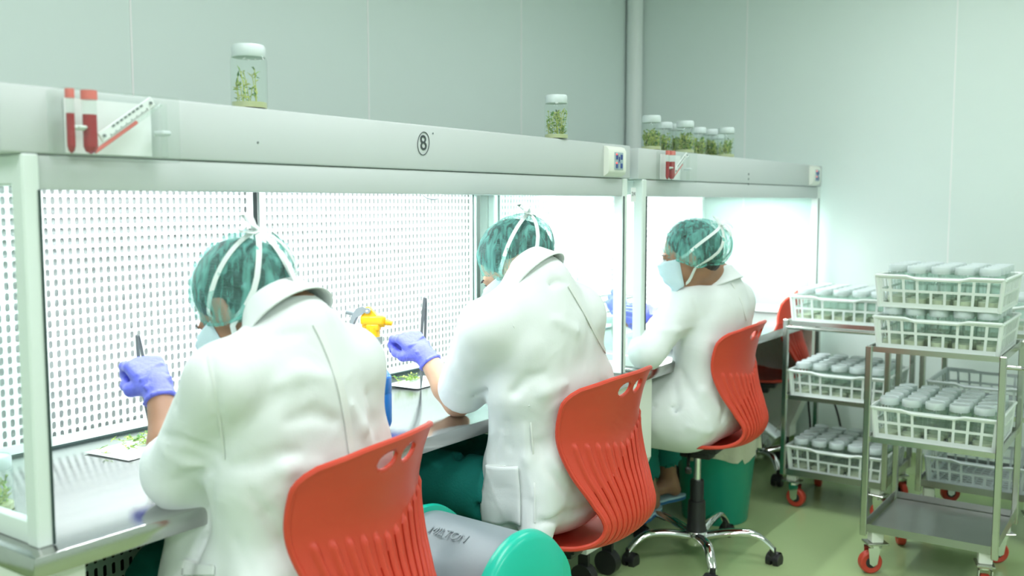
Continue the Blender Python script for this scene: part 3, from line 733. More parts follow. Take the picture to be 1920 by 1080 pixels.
def shell_pt(s, t):
    y, z, hw = cm1(PROF, s)
    if s > .955: hw = .212 * math.sqrt(max(0, 1 - ((s - .955) / .047) ** 2)) * .42 + .212 * .58
    back = min(1, max(0, (s - .42) / .2)); seat = 1 - back
    x = t * hw
    # back wraps forward at its sides, the seat dishes
    yy = y + back * (.070 * (abs(t) ** 2.2) * (hw / .22) ** 2) ; zz = z + seat * (.022 * abs(t) ** 2.5) - (.016 * max(0, (.06 - s) / .06) ** 2) - .012 * (abs(t) ** 3) * max(0, (s - .9) / .1)
    # ribs run down the back, through the bend and under the seat
    if .44 < s < .86:
        start = .815 - .055 * (1 - abs(t)) ** 1.2 + .02 * t
        env = min(1, max(0, (start - s) / .012)) * min(1, max(0, (s - .45) / .05))
        ph = (t * .5 + .5) * 13; r = abs(ph - round(ph)); rib = max(0, 1 - (r / .19) ** 2)
        if abs(t) < .93: yy -= .0082 * rib * env * back; zz -= .004 * rib * env * seat
    return Vector((x, yy, zz))
def chair_shell(parent):
    NS, NT = 160, 208; bm = bmesh.new(); V = {}
    for i in range(NS + 1):
        for j in range(NT + 1): V[i, j] = bm.verts.new(shell_pt(i / NS, j / NT * 2 - 1))
    for i in range(NS):
        for j in range(NT): bm.faces.new((V[i, j], V[i, j + 1], V[i + 1, j + 1], V[i + 1, j]))
    for (hx, hz, a, b) in HOLES:
        e = lambda p: ((p.x - hx) / a) ** 2 + ((p.z - hz) / b) ** 2
        dead = [f for f in bm.faces if f.calc_center_median().z > .8 and e(f.calc_center_median()) < 1]
        bmesh.ops.delete(bm, geom=dead, context='FACES')
        for v in bm.verts:
            if v.is_boundary and .8 < v.co.z and abs(e(v.co) - 1) < .6 and abs(v.co.x) < .09 and v.co.z < .925:
                k = math.sqrt(e(v.co)); v.co.x = hx + (v.co.x - hx) / k; v.co.z = hz + (v.co.z - hz) / k
    me = bpy.data.meshes.new('seat_shell'); bm.to_mesh(me); bm.free(); me.materials.append(M['red']); me.shade_smooth()
    o = bpy.data.objects.new('seat_shell', me); COL.objects.link(o); o.parent = parent
    so = o.modifiers.new('thick', 'SOLIDIFY'); so.thickness = .008; so.offset = 0
    return o
def make_chair(label, chrome_gas=True):
    t = empty('task_chair', label, 'chair')
    sh = chair_shell(t)
    # rolled edge of the shell
    path = [shell_pt(i / 60, 1) for i in range(61)] + [shell_pt(1, 1 - 2 * j / 24) for j in range(1, 24)] + [shell_pt(1 - i / 60, -1) for i in range(61)] + [shell_pt(0, -1 + 2 * j / 24) for j in range(1, 24)]
    MB().tube(path, .0068, n=8, closed=True).build('shell_rim', M['red'], sh)
    m_ = MB().rbox(-.09, .09, -.10, .10, .442, .466, .006, 2); m_.rbox(-.035, .035, -.06, .06, .405, .444, .006, 2)
    me_ = m_.build('tilt_mechanism', M['black'], t)
    lv = MB().tube(catmull([(-.03, .02, .430), (-.10, .00, .423), (-.16, -.02, .410)], 5), .006, n=8)
    lv.rbox(-.030, .030, -.012, .012, -.009, .009, .008, 3, mtx=Matrix.Translation((-.185, -.03, .400)) @ Matrix.Rotation(.5, 4, 'Y') @ Matrix.Rotation(.3, 4, 'Z')); lv.build('height_lever', M['black'], me_)
    MB().cyl((0, 0, .30), (0, 0, .43), .014, n=20).build('gas_piston', M['chrome'], t)
    g = MB().lathe([(.0005, .315), (.024, .315), (.026, .310), (.026, .235), (.0265, .233)], n=28); g.lathe([(.0265, .236), (.032, .234), (.033, .228), (.035, .145), (.040, .115), (.040, .108), (.0005, .108)], n=28)
    g.build('column_cover', M['black'], t, smooth=40)
    MB().lathe([(.0005, .118), (.042, .118), (.045, .112), (.045, .075), (.040, .066), (.0005, .066)], n=30).build('base_hub', M['chrome'], t, smooth=40)
    for k in range(5):
        a = 2 * PI * k / 5 - .09; c, s_ = math.cos(a), math.sin(a); mb = MB(); pts = []
        for i in range(15):
            u = i / 14; r = .035 + .255 * u; z = .100 + .026 * math.sin(u * PI * .8) - .046 * max(0, (u - .62) / .38) ** 2
            pts.append((r, z, .024 - .008 * u, .018 - .004 * u))
        vs = []
        for (r, z, hw, hh) in pts:
            for q in range(12):
                an = 2 * PI * q / 12; x_ = r; yy = hw * math.cos(an) * (1 if abs(math.cos(an)) < .99 else 1); zz = z + hh * math.sin(an) * .9
                vs.append((x_ * c - yy * s_, x_ * s_ + yy * c, zz))
        fs = [(i * 12 + q, i * 12 + (q + 1) % 12, (i + 1) * 12 + (q + 1) % 12, (i + 1) * 12 + q) for i in range(14) for q in range(12)] + [tuple(range(12)), tuple(range(14 * 12, 15 * 12))]
        mb.add(vs, fs); arm = mb.build('base_arm', M['chrome'], t)
        ca = MB(); ex, ey = .285 * c, .285 * s_; px_, py_ = -s_, c; rot = a * 1.7 + k
        dx, dy = math.cos(rot), math.sin(rot); nx, ny = -dy, dx; cx_, cy_ = ex + dx * .014, ey + dy * .014
        for sg in (-1, 1): ca.cyl((cx_ + nx * sg * .006, cy_ + ny * sg * .006, .028), (cx_ + nx * sg * .025, cy_ + ny * sg * .025, .028), .028, .025, n=24)
        pf = [Vector((cx_ + dx * .030 * math.cos(q), cy_ + dy * .030 * math.cos(q), .030 + .030 * math.sin(q))) for q in [i / 10 * PI * .95 + .1 for i in range(11)]]
        ca.add([p + Vector((nx, ny, 0)) * w_ for p in pf for w_ in (-.020, .020)], [(2 * i, 2 * i + 1, 2 * i + 3, 2 * i + 2) for i in range(10)])
        ca.cyl((ex, ey, .045), (ex, ey, .078), .012, n=14); ca.build('castor', M['black'], arm)
    return t
chair = make_chair('red moulded chair under the nearest worker, cut by the bottom of the picture')
chair.location = (.452, -.125, -.012); chair.rotation_euler.z = math.radians(10); chair['group'] = 'red ribbed swivel chairs'
CH = [((1.335, -.165, -.01), 2, 'red moulded chair under the middle worker, in front of the teal bin'),
      ((2.500, -.055, -.012), 5, 'red moulded chair of the farthest worker, with its chrome star base in full view'),
      ((3.80, .205, 0), 12, 'empty red chair standing behind the rear left trolley')]
CHAIRS = [chair]
for (loc, rz, lb) in CH:
    c = copy_tree(chair); c.location = loc; c.rotation_euler.z = math.radians(rz); c['label'] = lb; CHAIRS.append(c)
for ch in chair.children:      # the nearest chair's star base is turned a little clear of the bin
    if ch.name.startswith('base_arm'): ch.rotation_euler.z = math.radians(20)

# ================================================================== CRATES AND TROLLEYS
CW, CD, CHH = .415, .385, .113    # crate: y size, x size, height
def crate_mesh():
    """white lattice crate, origin at the centre of its underside; long side along y"""
    mb = MB(); H = CHH; wb, db, wt, dt = CW / 2 - .010, CD / 2 - .010, CW / 2, CD / 2; th = .004
    def side(P0, P1, Q0, Q1, nrm, nrib, dip):
        # bottom edge P0-P1, top edge Q0-Q1
        P0, P1, Q0, Q1 = map(Vector, (P0, P1, Q0, Q1)); nrm = Vector(nrm)
        def pt(u, v): return P0.lerp(P1, u).lerp(Q0.lerp(Q1, u), v)
        def bar(u0, u1, v0, v1, t_=th):
            q = [pt(u0, v0), pt(u1, v0), pt(u1, v1), pt(u0, v1)]; mb.add(q + [p - nrm * t_ for p in q], [(0, 1, 2, 3), (7, 6, 5, 4), (0, 4, 5, 1), (1, 5, 6, 2), (2, 6, 7, 3), (3, 7, 4, 0)])
        bar(0, 1, 0, .16); bar(0, 1, .50, .58); bar(0, 1, .90, 1.0)
        for i in range(nrib + 1):
            u = i / nrib
            w_ = .011 if 0 < i < nrib else (.045 if i else .022)
            a, b = max(0, u - w_), min(1, u + w_); bar(a, b, .16, .50)
            if dip and nrib * .38 < i < nrib * .62: continue
            bar(a, b, .58, .90)
        # rolled rim that dips at the hand grip
        r = []
        for i in range(25):
            u = i / 24; d = .016 * (1 if .30 < u < .68 else 0) if dip else 0
            if dip and (.27 < u <= .30 or .68 <= u < .71): d = .008
            r.append(pt(u, 1) + nrm * .003 - Vector((0, 0, d * .55)))
        mb.tube(r, .0060, n=6)
    side((-db, -wb, 0), (-db, wb, 0), (-dt, -wt, H), (-dt, wt, H), (-1, 0, 0), 9, True)
    side((db, wb, 0), (db, -wb, 0), (dt, wt, H), (dt, -wt, H), (1, 0, 0), 9, True)
    side((-db, wb, 0), (db, wb, 0), (-dt, wt, H), (dt, wt, H), (0, 1, 0), 9, False)
    side((db, -wb, 0), (-db, -wb, 0), (dt, -wt, H), (-dt, -wt, H), (0, -1, 0), 9, False)
    for i in range(13):
        y = -wb + 2 * wb * i / 12; mb.box(-db, db, y - .004, y + .004, .001, .005)
    for i in range(11):
        x = -db + 2 * db * i / 10; mb.box(x - .004, x + .004, -wb, wb, .001, .005)
    for (sx, sy) in ((-1, -1), (-1, 1), (1, -1), (1, 1)):
        mb.cyl((sx * (db - .003), sy * (wb - .003), 0), (sx * (dt - .003), sy * (wt - .003), H), .0075, n=10)
    return mb
crate0 = None
def crate(loc, label, m=None, rz=0):
    global crate0
    if crate0 is None:
        crate0 = crate_mesh().build('plastic_crate', M['crate'], None, smooth=30); o = crate0
    else:
        o = crate0.copy(); COL.objects.link(o)
        if m: o.data = o.data.copy(); o.data.materials[0] = m
    o.location = loc; o.rotation_euler.z = rz; tag(o, label, 'crate', 'white lattice crates on the trolleys'); return o
jar0 = {}
def crate_jar(loc, label, group, kind, full=True, rz=0.0):
    if kind not in jar0:
        t = empty('media_jar', label, 'jar', loc, rz, group); g, l = jar_parts(.036, .138, n=20)
        g.build('glass', M['jar'], t, smooth=50); l.build('lid', M['lid'], t, smooth=50)
        MB().cyl((0, 0, .002), (0, 0, .026 if kind == 'b' else .018), .034, n=18).build('agar', M['agar2'], t); jar0[kind] = t
    else:
        t = copy_tree(jar0[kind]); t.location = loc; t.rotation_euler.z = rz; t['label'] = label; t['group'] = group
    return t
ROWN = ['front row', 'second row', 'middle row', 'fourth row', 'back row']
COLN = ['rightmost', 'second from right', 'middle', 'second from left', 'leftmost']
def fill(cx_, cy_, z, label, group, ny=5, nx=5, kind='a', skip=(), seed=1):
    r = random.Random(seed)
    for i in range(nx):
        for j in range(ny):
            if (i, j) in skip: continue
            x = cx_ + (i - (nx - 1) / 2) * .0722 + r.uniform(-.0008, .0008); y = cy_ + (j - (ny - 1) / 2) * .0785 + r.uniform(-.002, .002)
            lb = label % ('%s in the %s' % (COLN[j] if ny == 5 else ['rightmost', 'middle', 'leftmost'][j], ROWN[i] if nx == 5 else ['front row', 'middle row', 'back row'][i]))
            crate_jar((x, y, z + .006), lb, group, kind, rz=r.uniform(0, 6))
def trolley(X0, X1, Y0, Y1, label, shelves, top, handle, brake=None, rot=(0, 0, 0, 0)):
    """steel trolley; X0 front (towards the camera), Y1 the left side"""
    t = empty('steel_trolley', label, 'trolley', ((X0 + X1) / 2, (Y0 + Y1) / 2, 0)); hx, hy = (X1 - X0) / 2, (Y1 - Y0) / 2; s = .011
    for (sx, sy) in ((-1, 1), (-1, -1), (1, 1), (1, -1)):
        MB().rbox(sx * hx - s, sx * hx + s, sy * hy - s, sy * hy + s, .145, top, .003, 1).build('post', M['steel2'], t)
    for k, z in enumerate(shelves):
        m_ = MB(); m_.box(-hx + s, hx - s, -hy + s, hy - s, z - .004, z)
        lip = .026 if k == 0 else .012
        m_.box(-hx + s * .2, -hx + s * .2 + .004, -hy, hy, z - .012, z + lip * .6); m_.box(hx - .004, hx, -hy, hy, z - .012, z + lip)
        m_.box(-hx, hx, -hy, -hy + .004, z - .012, z + lip); m_.box(-hx, hx, hy - .004, hy, z - .012, z + lip)
        m_.build('shelf', M['tray'] if k == 0 else M['steel2'], t, smooth=0)
    if handle:
        y = -hy; pts = catmull([(-hx, y, top - .035), (-hx, y - .05, top - .035), (-hx + .03, y - .085, top - .035), (hx - .03, y - .085, top - .035), (hx, y - .05, top - .035), (hx, y, top - .035)], 5)
        MB().tube(pts, .008, n=10).build('push_handle', M['steel2'], t)
    else:
        MB().tube([(-hx, -hy, top - .035), (-hx - .004, hy, top - .035)], .008, n=10).build('front_rail', M['steel2'], t)
    for k, (sx, sy) in enumerate(((-1, 1), (-1, -1), (1, 1), (1, -1))):
        x, y = sx * (hx - .035), sy * (hy - .035); a = rot[k]; R = Matrix.Translation((x, y, 0)) @ Matrix.Rotation(a, 4, 'Z')
        c = MB(); c.rbox(-.022, .022, -.022, .022, .118, .160, .003, 1, mtx=R, mi=0); c.rbox(-.040, .040, -.030, .030, .110, .118, .002, 1, mtx=R, mi=1)
        o = c.build('castor', [M['cream'], M['steel2']], t)
        f = MB(); f.lathe([(.0005, .110), (.024, .110), (.024, .098), (.0005, .098)], (0, 0, 0), n=18, mtx=None)
        f.v = [tuple(R @ Vector(p)) for p in f.v]
        for sg in (-1, 1):
            poly = [(-.022, .10), (.022, .10), (.012, .038), (-.002, .030), (-.016, .040)]
            n0 = len(f.v); f.prism(poly, 'y', sg * .020, sg * .0225)
            f.v[n0:] = [tuple(R @ Vector((p[0] - .012, p[1], p[2]))) for p in f.v[n0:]]
        f.build('fork', M['chrome'], o, smooth=25)
        w_ = MB(); p0 = R @ Vector((-.018, -.016, .042)); p1 = R @ Vector((-.018, .016, .042)); d = (p1 - p0).normalized()
        rr = Matrix.Translation((p0 + p1) / 2) @ d.to_track_quat('Z', 'Y').to_matrix().to_4x4()
        w_.lathe([(.020, -.013), (.036, -.016), (.041, -.012), (.042, 0), (.041, .012), (.036, .016), (.020, .013)], n=30, mtx=rr, mi=0)
        w_.lathe([(.0005, -.017), (.010, -.017), (.021, -.013), (.021, .013), (.010, .017), (.0005, .017)], n=24, mtx=rr, mi=1); w_.build('wheel', [M['redwheel'], M['black']], o, smooth=40)
    return t
SH = [.172, .505, .835]
TA = (2.695, 3.145, -1.06, -.625); TB = (3.30, 3.75, -.545, -.110); TC = (3.38, 3.83, -1.12, -.665)
trolley(*TA, 'stainless steel trolley at the front right with an empty bottom tray', SH, .845, True, rot=(-.9, .3, .4, -1.0))
trolley(*TB, 'steel trolley at the left rear, nearest the empty red chair', [.158, .500, .832], .845, False, rot=(1.5, 1.4, .2, .8))
trolley(*TC, 'steel trolley standing directly behind the front right one', [.180, .500, .832], .845, False, rot=(.3, .3, 2.2, -.6))
def ctr(T): return (T[0] + T[1]) / 2 - .015, (T[2] + T[3]) / 2
ax_, ay_ = ctr(TA); bx_, by_ = ctr(TB); cx2, cy2 = ctr(TC)
crate(((ax_), ay_, SH[2] + .001), 'white crate of jars on top of the front trolley, lower of the two stacked')
fill(ax_, ay_, SH[2] + .001, 'lidded jar, %s, lower stacked crate of front trolley', 'jars in the lower stacked crate', kind='b', seed=1)
crate((ax_, ay_, SH[2] + .150), 'white crate of jars at the very top of the stack on the front trolley')
fill(ax_, ay_, SH[2] + .150, 'lidded jar, %s, topmost crate of front trolley', 'jars in the topmost crate', kind='b', skip=((0, 4),), seed=2)
crate((ax_, ay_, SH[1] + .001), 'white crate full of lidded jars on the middle shelf of the front trolley')
fill(ax_, ay_, SH[1] + .001, 'lidded jar, %s, middle-shelf crate of front trolley', 'jars on the middle shelf of the front trolley', seed=3)
crate((bx_, by_, .833), 'brightly lit white crate on top of the left rear trolley')
fill(bx_, by_, .833, 'bright jar, %s, top crate of left rear trolley', 'jars on top of the left rear trolley', kind='b', seed=4)
crate((bx_, by_, .501), 'white crate of jars on the middle shelf of the left rear trolley')
fill(bx_, by_, .501, 'lidded jar, %s, middle crate of left rear trolley', 'jars on the middle shelf of the left rear trolley', seed=5)
crate((bx_, by_, .159), 'white crate of jars on the bottom shelf of the left rear trolley')
fill(bx_, by_, .159, 'shaded jar, %s, bottom crate of left rear trolley', 'jars on the bottom shelf of the left rear trolley', seed=6)
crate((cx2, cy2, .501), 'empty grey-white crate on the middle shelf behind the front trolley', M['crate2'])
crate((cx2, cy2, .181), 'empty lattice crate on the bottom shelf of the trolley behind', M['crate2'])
crate((cx2 + .0, cy2 - .03, .833), 'crate at the right edge on top of the trolley behind')
fill(cx2, cy2 - .03, .833, 'jar, %s, crate at right picture edge', 'jars on top of the trolley behind', ny=3, nx=3, seed=8)

# ================================================================== BINS
def swing_bin():
    """rectangular bin; x across the arch, y along its axis"""
    t = empty('swing_top_bin', 'teal bin with a grey swing lid beside the nearest chair', 'bin', (.838, -.240, .0), math.radians(-3))
    hx, hy = .165, .172
    mb = MB()
    def ring(z, k, r):
        pts = []
        for (sx, sy) in ((1, 1), (-1, 1), (-1, -1), (1, -1)):
            cx_, cy_ = sx * (hx * k - r), sy * (hy * k - r); a0 = math.atan2(sy, sx) - PI / 4
            for i in range(6): a = a0 + i / 5 * PI / 2; pts.append((cx_ + r * math.cos(a), cy_ + r * math.sin(a), z))
        return pts
    rings = [ring(0.0, .78, .04), ring(.01, .80, .045), ring(.42, .95, .05), ring(.43, 1.0, .055), ring(.47, 1.02, .055), ring(.485, 1.0, .05)]
    vs = [p for r_ in rings for p in r_]; n_ = 24
    fs = [(i * n_ + j, i * n_ + (j + 1) % n_, (i + 1) * n_ + (j + 1) % n_, (i + 1) * n_ + j) for i in range(5) for j in range(n_)] + [tuple(range(n_ - 1, -1, -1))]
    mb.add(vs, fs).build('body', M['binteal'], t, smooth=50)
    # hood: two arched end walls joined by a skirt
    H = []; arch = lambda x: .485 + .148 * max(0, 1 - (abs(x) / .162) ** 2.0) ** .62
    for sg in (-1, 1):
        e = MB(); a, b = 0, 0; xs = [(-.16 + .32 * i / 40) for i in range(41)]
        yin = sg * .136; yout = sg * .170; prof = [(yin, 0), (yin, 1), (sg * .145, 1.02), (sg * .160, .99), (yout, .90), (yout, 0)]
        def fn(u, v, prof=prof):
            x = -.162 + .324 * u; k = v * (len(prof) - 1); i = min(int(k), len(prof) - 2); yy = prof[i][0] + (prof[i + 1][0] - prof[i][0]) * (k - i); zz = prof[i][1] + (prof[i + 1][1] - prof[i][1]) * (k - i)
            return (x, yy, .480 + (arch(x) + .008 - .480) * zz)
        e.grid(fn, 40, 5); e.build('hood_end', M['binteal'], t, smooth=60)
    def lid(u, v):
        x = -.150 + .30 * u; y = -.137 + .274 * v
        z = arch(x) - .004
        if x < 0: z -= .012 * math.exp(-((x + .085) / .030) ** 2 - ((y - .02) / .05) ** 2)   # thumb dent
        return (x, y, z)
    l = MB().grid(lid, 48, 30).build('swing_lid', M['bingrey'], t, smooth=60)
    # raised lettering follows the curve of the lid, reading from the chair side
    R = Matrix.Translation((-.058, .015, 0)) @ Matrix.Rotation(-PI / 2, 4, 'Z')
    tx = text_mesh('MILTON', .030, .0007, R, 'embossed_name', M['emboss'], l)
    for v in tx.data.vertices: v.co.z += arch(v.co.x) - .0032
    return t
swing_bin()
t = empty('waste_bin', 'tall round teal bin with a liner, behind the chrome chair base', 'bin', (2.995, .080, 0)); t.scale = (1.14, 1.14, 1.0)
MB().lathe([(.0005, .0), (.118, 0), (.122, .008), (.150, .345), (.156, .350), (.156, .362), (.146, .362), (.138, .30)], n=44).build('bucket', M['binteal2'], t, smooth=50)
mb = MB()
def bagf(u, v):
    a = u * 2 * PI; k = v; r0 = random.Random(int(u * 72)).uniform(-.004, .004)
    dep = .058 + .030 * math.sin(a * 2 + 1) + .02 * math.sin(a * 5) + (.035 if 4.2 < a < 5.4 else 0)
    if k < .4: q = k / .4; return ((.135 + .03 * q) * math.cos(a), (.135 + .03 * q) * math.sin(a), .33 + .042 * q)
    q = (k - .4) / .6; r = .163 + .006 * math.sin(a * 13) * q + r0
    return (r * math.cos(a), r * math.sin(a), .372 - dep * q)
mb.grid(bagf, 72, 10).build('bin_liner', M['bag'], t, smooth=60)

# ================================================================== THINGS ON THE WORKTOPS
t = empty('spray_bottle', 'blue spray bottle with a yellow trigger head behind the nearest worker', 'bottle', (.928, .135, BZ)); t.scale = (.93, .93, .775)
b = MB().lathe([(.0005, .001), (.034, .001), (.043, .010), (.047, .025), (.047, .118), (.0462, .120), (.0462, .124), (.047, .126), (.047, .172), (.0455, .178), (.043, .180), (.030, .205), (.022, .235), (.019, .262), (.0185, .290), (.0005, .292)], n=40).build('bottle_body', M['bblue'], t, smooth=40)
mb = MB(); pr = []
for i in range(36):
    a = 2 * PI * i / 36; r = .0235 if i % 2 else .0220; pr.append((r * math.cos(a), r * math.sin(a)))
mb.prism(pr, 'z', .283, .308); mb.build('neck_collar', M['bgrey'], b, smooth=0)
R = Matrix.Rotation(math.radians(118), 4, 'Z')
hd = MB()
hd.cyl((0, 0, .305), (0, 0, .338), .0165, n=24); hd.rbox(-.019, .019, -.015, .015, .326, .352, .007, 3)
hd.rbox(-.033, .034, -.0145, .0145, .345, .378, .008, 3); hd.cyl((-.035, 0, .356), (-.052, 0, .352), .011, .008, n=16); hd.cyl((-.030, 0, .350), (.03, 0, .342), .010, n=16)
hd.prism([(-.030, .352), (.010, .405), (.020, .405), (.034, .372), (.034, .350)], 'y', -.009, .009)
hd.v = [tuple(R @ Vector(p)) for p in hd.v]; h_ = hd.build('trigger_head', M['byellow'], t, smooth=45)
tr = MB(); tr.prism([(.010, .398), (.028, .408), (.045, .400), (.060, .372), (.064, .345), (.058, .342), (.045, .372), (.030, .380)], 'y', -.013, .013)
tr.cyl((.045, 0, .382), (.075, 0, .390), .0085, .0105, n=16); tr.cyl((.014, -.0155, .394), (.014, .0155, .394), .009, n=16)
tr.v = [tuple(R @ Vector(p)) for p in tr.v]; tr.build('nozzle_and_trigger', M['bgrey'], h_, smooth=45)
tb = MB().cyl(R @ Vector((.014, -.0162, .394)), R @ Vector((.014, -.0152, .394)), .0035, n=12); tb.cyl(R @ Vector((.014, .0152, .394)), R @ Vector((.014, .0162, .394)), .0035, n=12); tb.build('pivot_pin', M['paper'], h_)

def cutting_sheet(c, rz, w_, d_, label, seed, dish=False):
    t = empty('cutting_sheet', label, 'sheet', (c[0], c[1], BZ), rz)
    def f(u, v): return ((u - .5) * w_, (v - .5) * d_, .0015 + .003 * math.sin(u * 5 + v * 3) ** 2 * (u * (1 - u)) * 4 * 0 + .001 * (abs(u - .5) * 2) ** 6)
    o = MB().grid(f, 12, 12).build('paper', M['paper'], t); so = o.modifiers.new('th', 'SOLIDIFY'); so.thickness = .001
    return t
cutting_sheet((.475, .455), .12, .21, .150, 'white sheet under plant cuttings in front of the nearest worker', 1)
cutting_sheet((1.475, .455), .05, .19, .130, 'white sheet with a few cuttings in front of the middle worker', 2)
def cuttings(c, rz, sx, sy, cnt, label, seed):
    """small loose heap of cut shoots"""
    r = random.Random(seed); mb = MB()
    for i in range(cnt):
        x, y = r.gauss(0, sx), r.gauss(0, sy); z = .006 + abs(r.gauss(0, .006)); az = r.uniform(0, 2 * PI); L = r.uniform(.012, .030)
        e = Vector((x + L * math.cos(az), y + L * math.sin(az), z + r.uniform(0, .010))); mb.tube([(x, y, z), e], .0008, n=4, mi=r.choice([0, 1]))
        for j in range(5):
            p = Vector((x, y, z)).lerp(e, r.random()); a2 = r.uniform(0, 2 * PI); l2 = r.uniform(.006, .013); d = Vector((math.cos(a2), math.sin(a2), r.uniform(-.1, .6))); s = Vector((-d.y, d.x, 0)).normalized() * l2 * .3
            q = [p, p + d * l2 * .4 + s, p + d * l2, p + d * l2 * .4 - s]
            for m_ in q: m_.z = max(m_.z, .0035)
            mb.add(q, [(0, 1, 2, 3)], r.choice([0, 0, 1, 2]))
    o = mb.build('plant_cuttings', [M['leaf'], M['leafy'], M['leafd']], None, smooth=0, fix=False); o.location = (c[0], c[1], BZ + .001); o.rotation_euler.z = rz
    tag(o, label, 'plant cuttings'); o['kind'] = 'stuff'; return o
cuttings((.485, .480), .1, .045, .028, 46, 'small heap of green plant cuttings on the white sheet before the nearest worker', 5)
cuttings((1.46, .475), 0, .035, .02, 34, 'few green cuttings on the white sheet before the middle worker', 6)
# metal rack and oval-topped stand, leaning scoop and clear box in the far cabinet
t = empty('instrument_rack', 'wire instrument rack with an upright rounded plate in the far cabinet', 'rack', (2.50, .44, BZ))
for z in (.10, .175): MB().tube([(-.05, -.06, z), (.36, -.06, z), (.36, .08, z), (-.05, .08, z)], .003, n=8, closed=True).build('wire_hoop', M['steel2'], t)
for (x, y) in ((-.05, -.06), (.36, -.06), (.36, .08), (-.05, .08)): MB().cyl((x, y, 0), (x, y, .18), .003, n=8).build('leg', M['steel2'], t)
def oval(w_, h_, n_=24):
    p = []
    for i in range(n_ + 1):
        a = PI * i / n_; p.append((w_ / 2 * math.cos(a), h_ - w_ / 2 + w_ / 2 * math.sin(a)))
    return [(w_ / 2, 0)] + p + [(-w_ / 2, 0)]
MB().prism(oval(.085, .235), 'y', -.010, -.004).build('rounded_plate', M['clearbox'], t)
o = MB(); o.prism([(0, 0), (.115, .0), (.020, .17), (0, .17)], 'y', -.0015, .0015); o = o.build('white_scoop', M['paper'], None); o.location = (2.33, .36, BZ + .150); o.rotation_euler = (0, 0, .1)
t = tag(o, 'slanted white card standing inside the far cabinet near its left pane', 'card'); 
o.location = (2.33, .38, BZ); o.data.transform(Matrix.Translation((0, 0, 0)) @ Matrix.Diagonal((1, 1, 1.9, 1)))
t = empty('clear_box', 'small clear plastic box just inside the far cabinet beside its left post', 'box', (2.225, .055, BZ))
mb = MB(); mb.rbox(-.030, .030, -.035, .035, .001, .095, .006, 2); mb.build('box_body', M['clearbox'], t); MB().rbox(-.033, .033, -.038, .038, .090, .108, .004, 2).build('box_lid', M['clearbox'], t)
# things on the floor under the far cabinet end
t = empty('power_unit', 'low black equipment case on the floor behind the round bin', 'equipment', (3.66, .53, 0))
MB().rbox(-.30, .30, -.12, .16, .0, .135, .012, 2).build('case', M['black'], t); MB().rbox(-.28, -.05, -.123, -.118, .03, .11, .003, 1).build('front_panel', M['inkgrey'], t)
for j in range(2): MB().cyl((-.2 + j * .08, -.128, .07), (-.2 + j * .08, -.120, .07), .014, n=16).build('knob', M['black'], t)
t = empty('plastic_tub', 'small clear lidded tub hanging tilted on the side of the left rear trolley', 'tub', (3.325, -.030, .305))
R = Matrix.Rotation(.55, 4, 'X')
MB().rbox(-.045, .045, -.040, .040, -.030, .030, .008, 2, mtx=R).build('tub_body', M['clearbox'], t)
MB().rbox(-.049, .049, -.044, .044, .026, .036, .004, 2, mtx=R).build('tub_lid', M['lid'], t)
MB().tube(catmull([(0, -.030, .012), (0, -.050, .050), (0, -.068, .050), (0, -.068, .030)], 5), .002, n=8).build('hook', M['steel2'], t)
cab = [catmull([(4.18, .02, .60), (4.18, .03, .45), (4.17, .06, .33), (4.17, .05, .2), (4.16, .03, .012)], 8), catmull([(4.00, .25, .14), (4.05, .18, .36), (4.10, .08, .42), (4.13, -.06, .36), (4.14, -.12, .2), (4.15, -.14, .012)], 8)]
tag(MB().tube(cab[0], .006, n=8).build('power_cable', M['black']), 'black cable hanging straight down behind the left rear trolley', 'cable')
tag(MB().tube(cab[1], .006, n=8).build('power_cable', M['black']), 'black cable curving in an arc behind the left rear trolley', 'cable')
# ================================================================== PEOPLE
def V3(*a): return Vector(a)
def frame(o, y, z):
    y = Vector(y).normalized(); z = Vector(z); z = (z - y * z.dot(y)).normalized(); x = y.cross(z)
    return Matrix(((x.x, y.x, z.x, o[0]), (x.y, y.y, z.y, o[1]), (x.z, y.z, z.z, o[2]), (0, 0, 0, 1)))
FING = [(.027, .080, (.041, .025, .020), .0100), (.009, .084, (.045, .028, .021), .0102), (-.010, .080, (.041, .026, .020), .0098), (-.027, .071, (.032, .020, .018), .0088)]
def hand_bones(F, left, bend, thumb):
    """joint positions of palm, fingers and thumb in the world; F maps wrist frame -> world"""
    sx = -1 if left else 1; out = {'meta': [], 'fin': []}
    W = lambda x, y, z: F @ Vector((x * sx, y, z))
    for i, (fx, fy, ph, r) in enumerate(FING):
        out['meta'].append((W(fx * .62, .012, -.002), W(fx, fy, 0)))
        p = Vector((fx, fy, 0)); a = 0; js = [W(*p)]
        for k in range(3):
            a += math.radians(bend[i][k]); p = p + Vector((fx * .05 * (0 if bend[i][0] > 40 else 1), math.cos(a), -math.sin(a))) * ph[k]; js.append(W(*p))
        out['fin'].append((js, r))
    out['thumb'] = [W(*q) for q in thumb]; return out
def put_hand(s, F, left, bend, thumb, g=0.0, k=.008):
    B = hand_bones(F, left, bend, thumb); sx = -1 if left else 1
    for (a, b) in B['meta']: s.cap(a, b, .0145 + g, .0130 + g, .012)
    s.ell(F @ Vector((0, .045, -.006)), (.033 + g, .040, .014 + g), .012, F)
    for js, r in B['fin']: s.chain(js, [r + .0012 + g, r + g, r - .0008 + g, r - .0020 + g], k * .55)
    T = B['thumb']; s.chain(T, [.0165 + g, .0135 + g, .0112 + g, .0088 + g], k)
    return B
GRIP = ([(38, 48, 28), (48, 62, 36), (62, 74, 40), (68, 76, 42)], [(.018, .016, -.006), (.040, .044, -.026), (.038, .076, -.044), (.028, .104, -.052)])
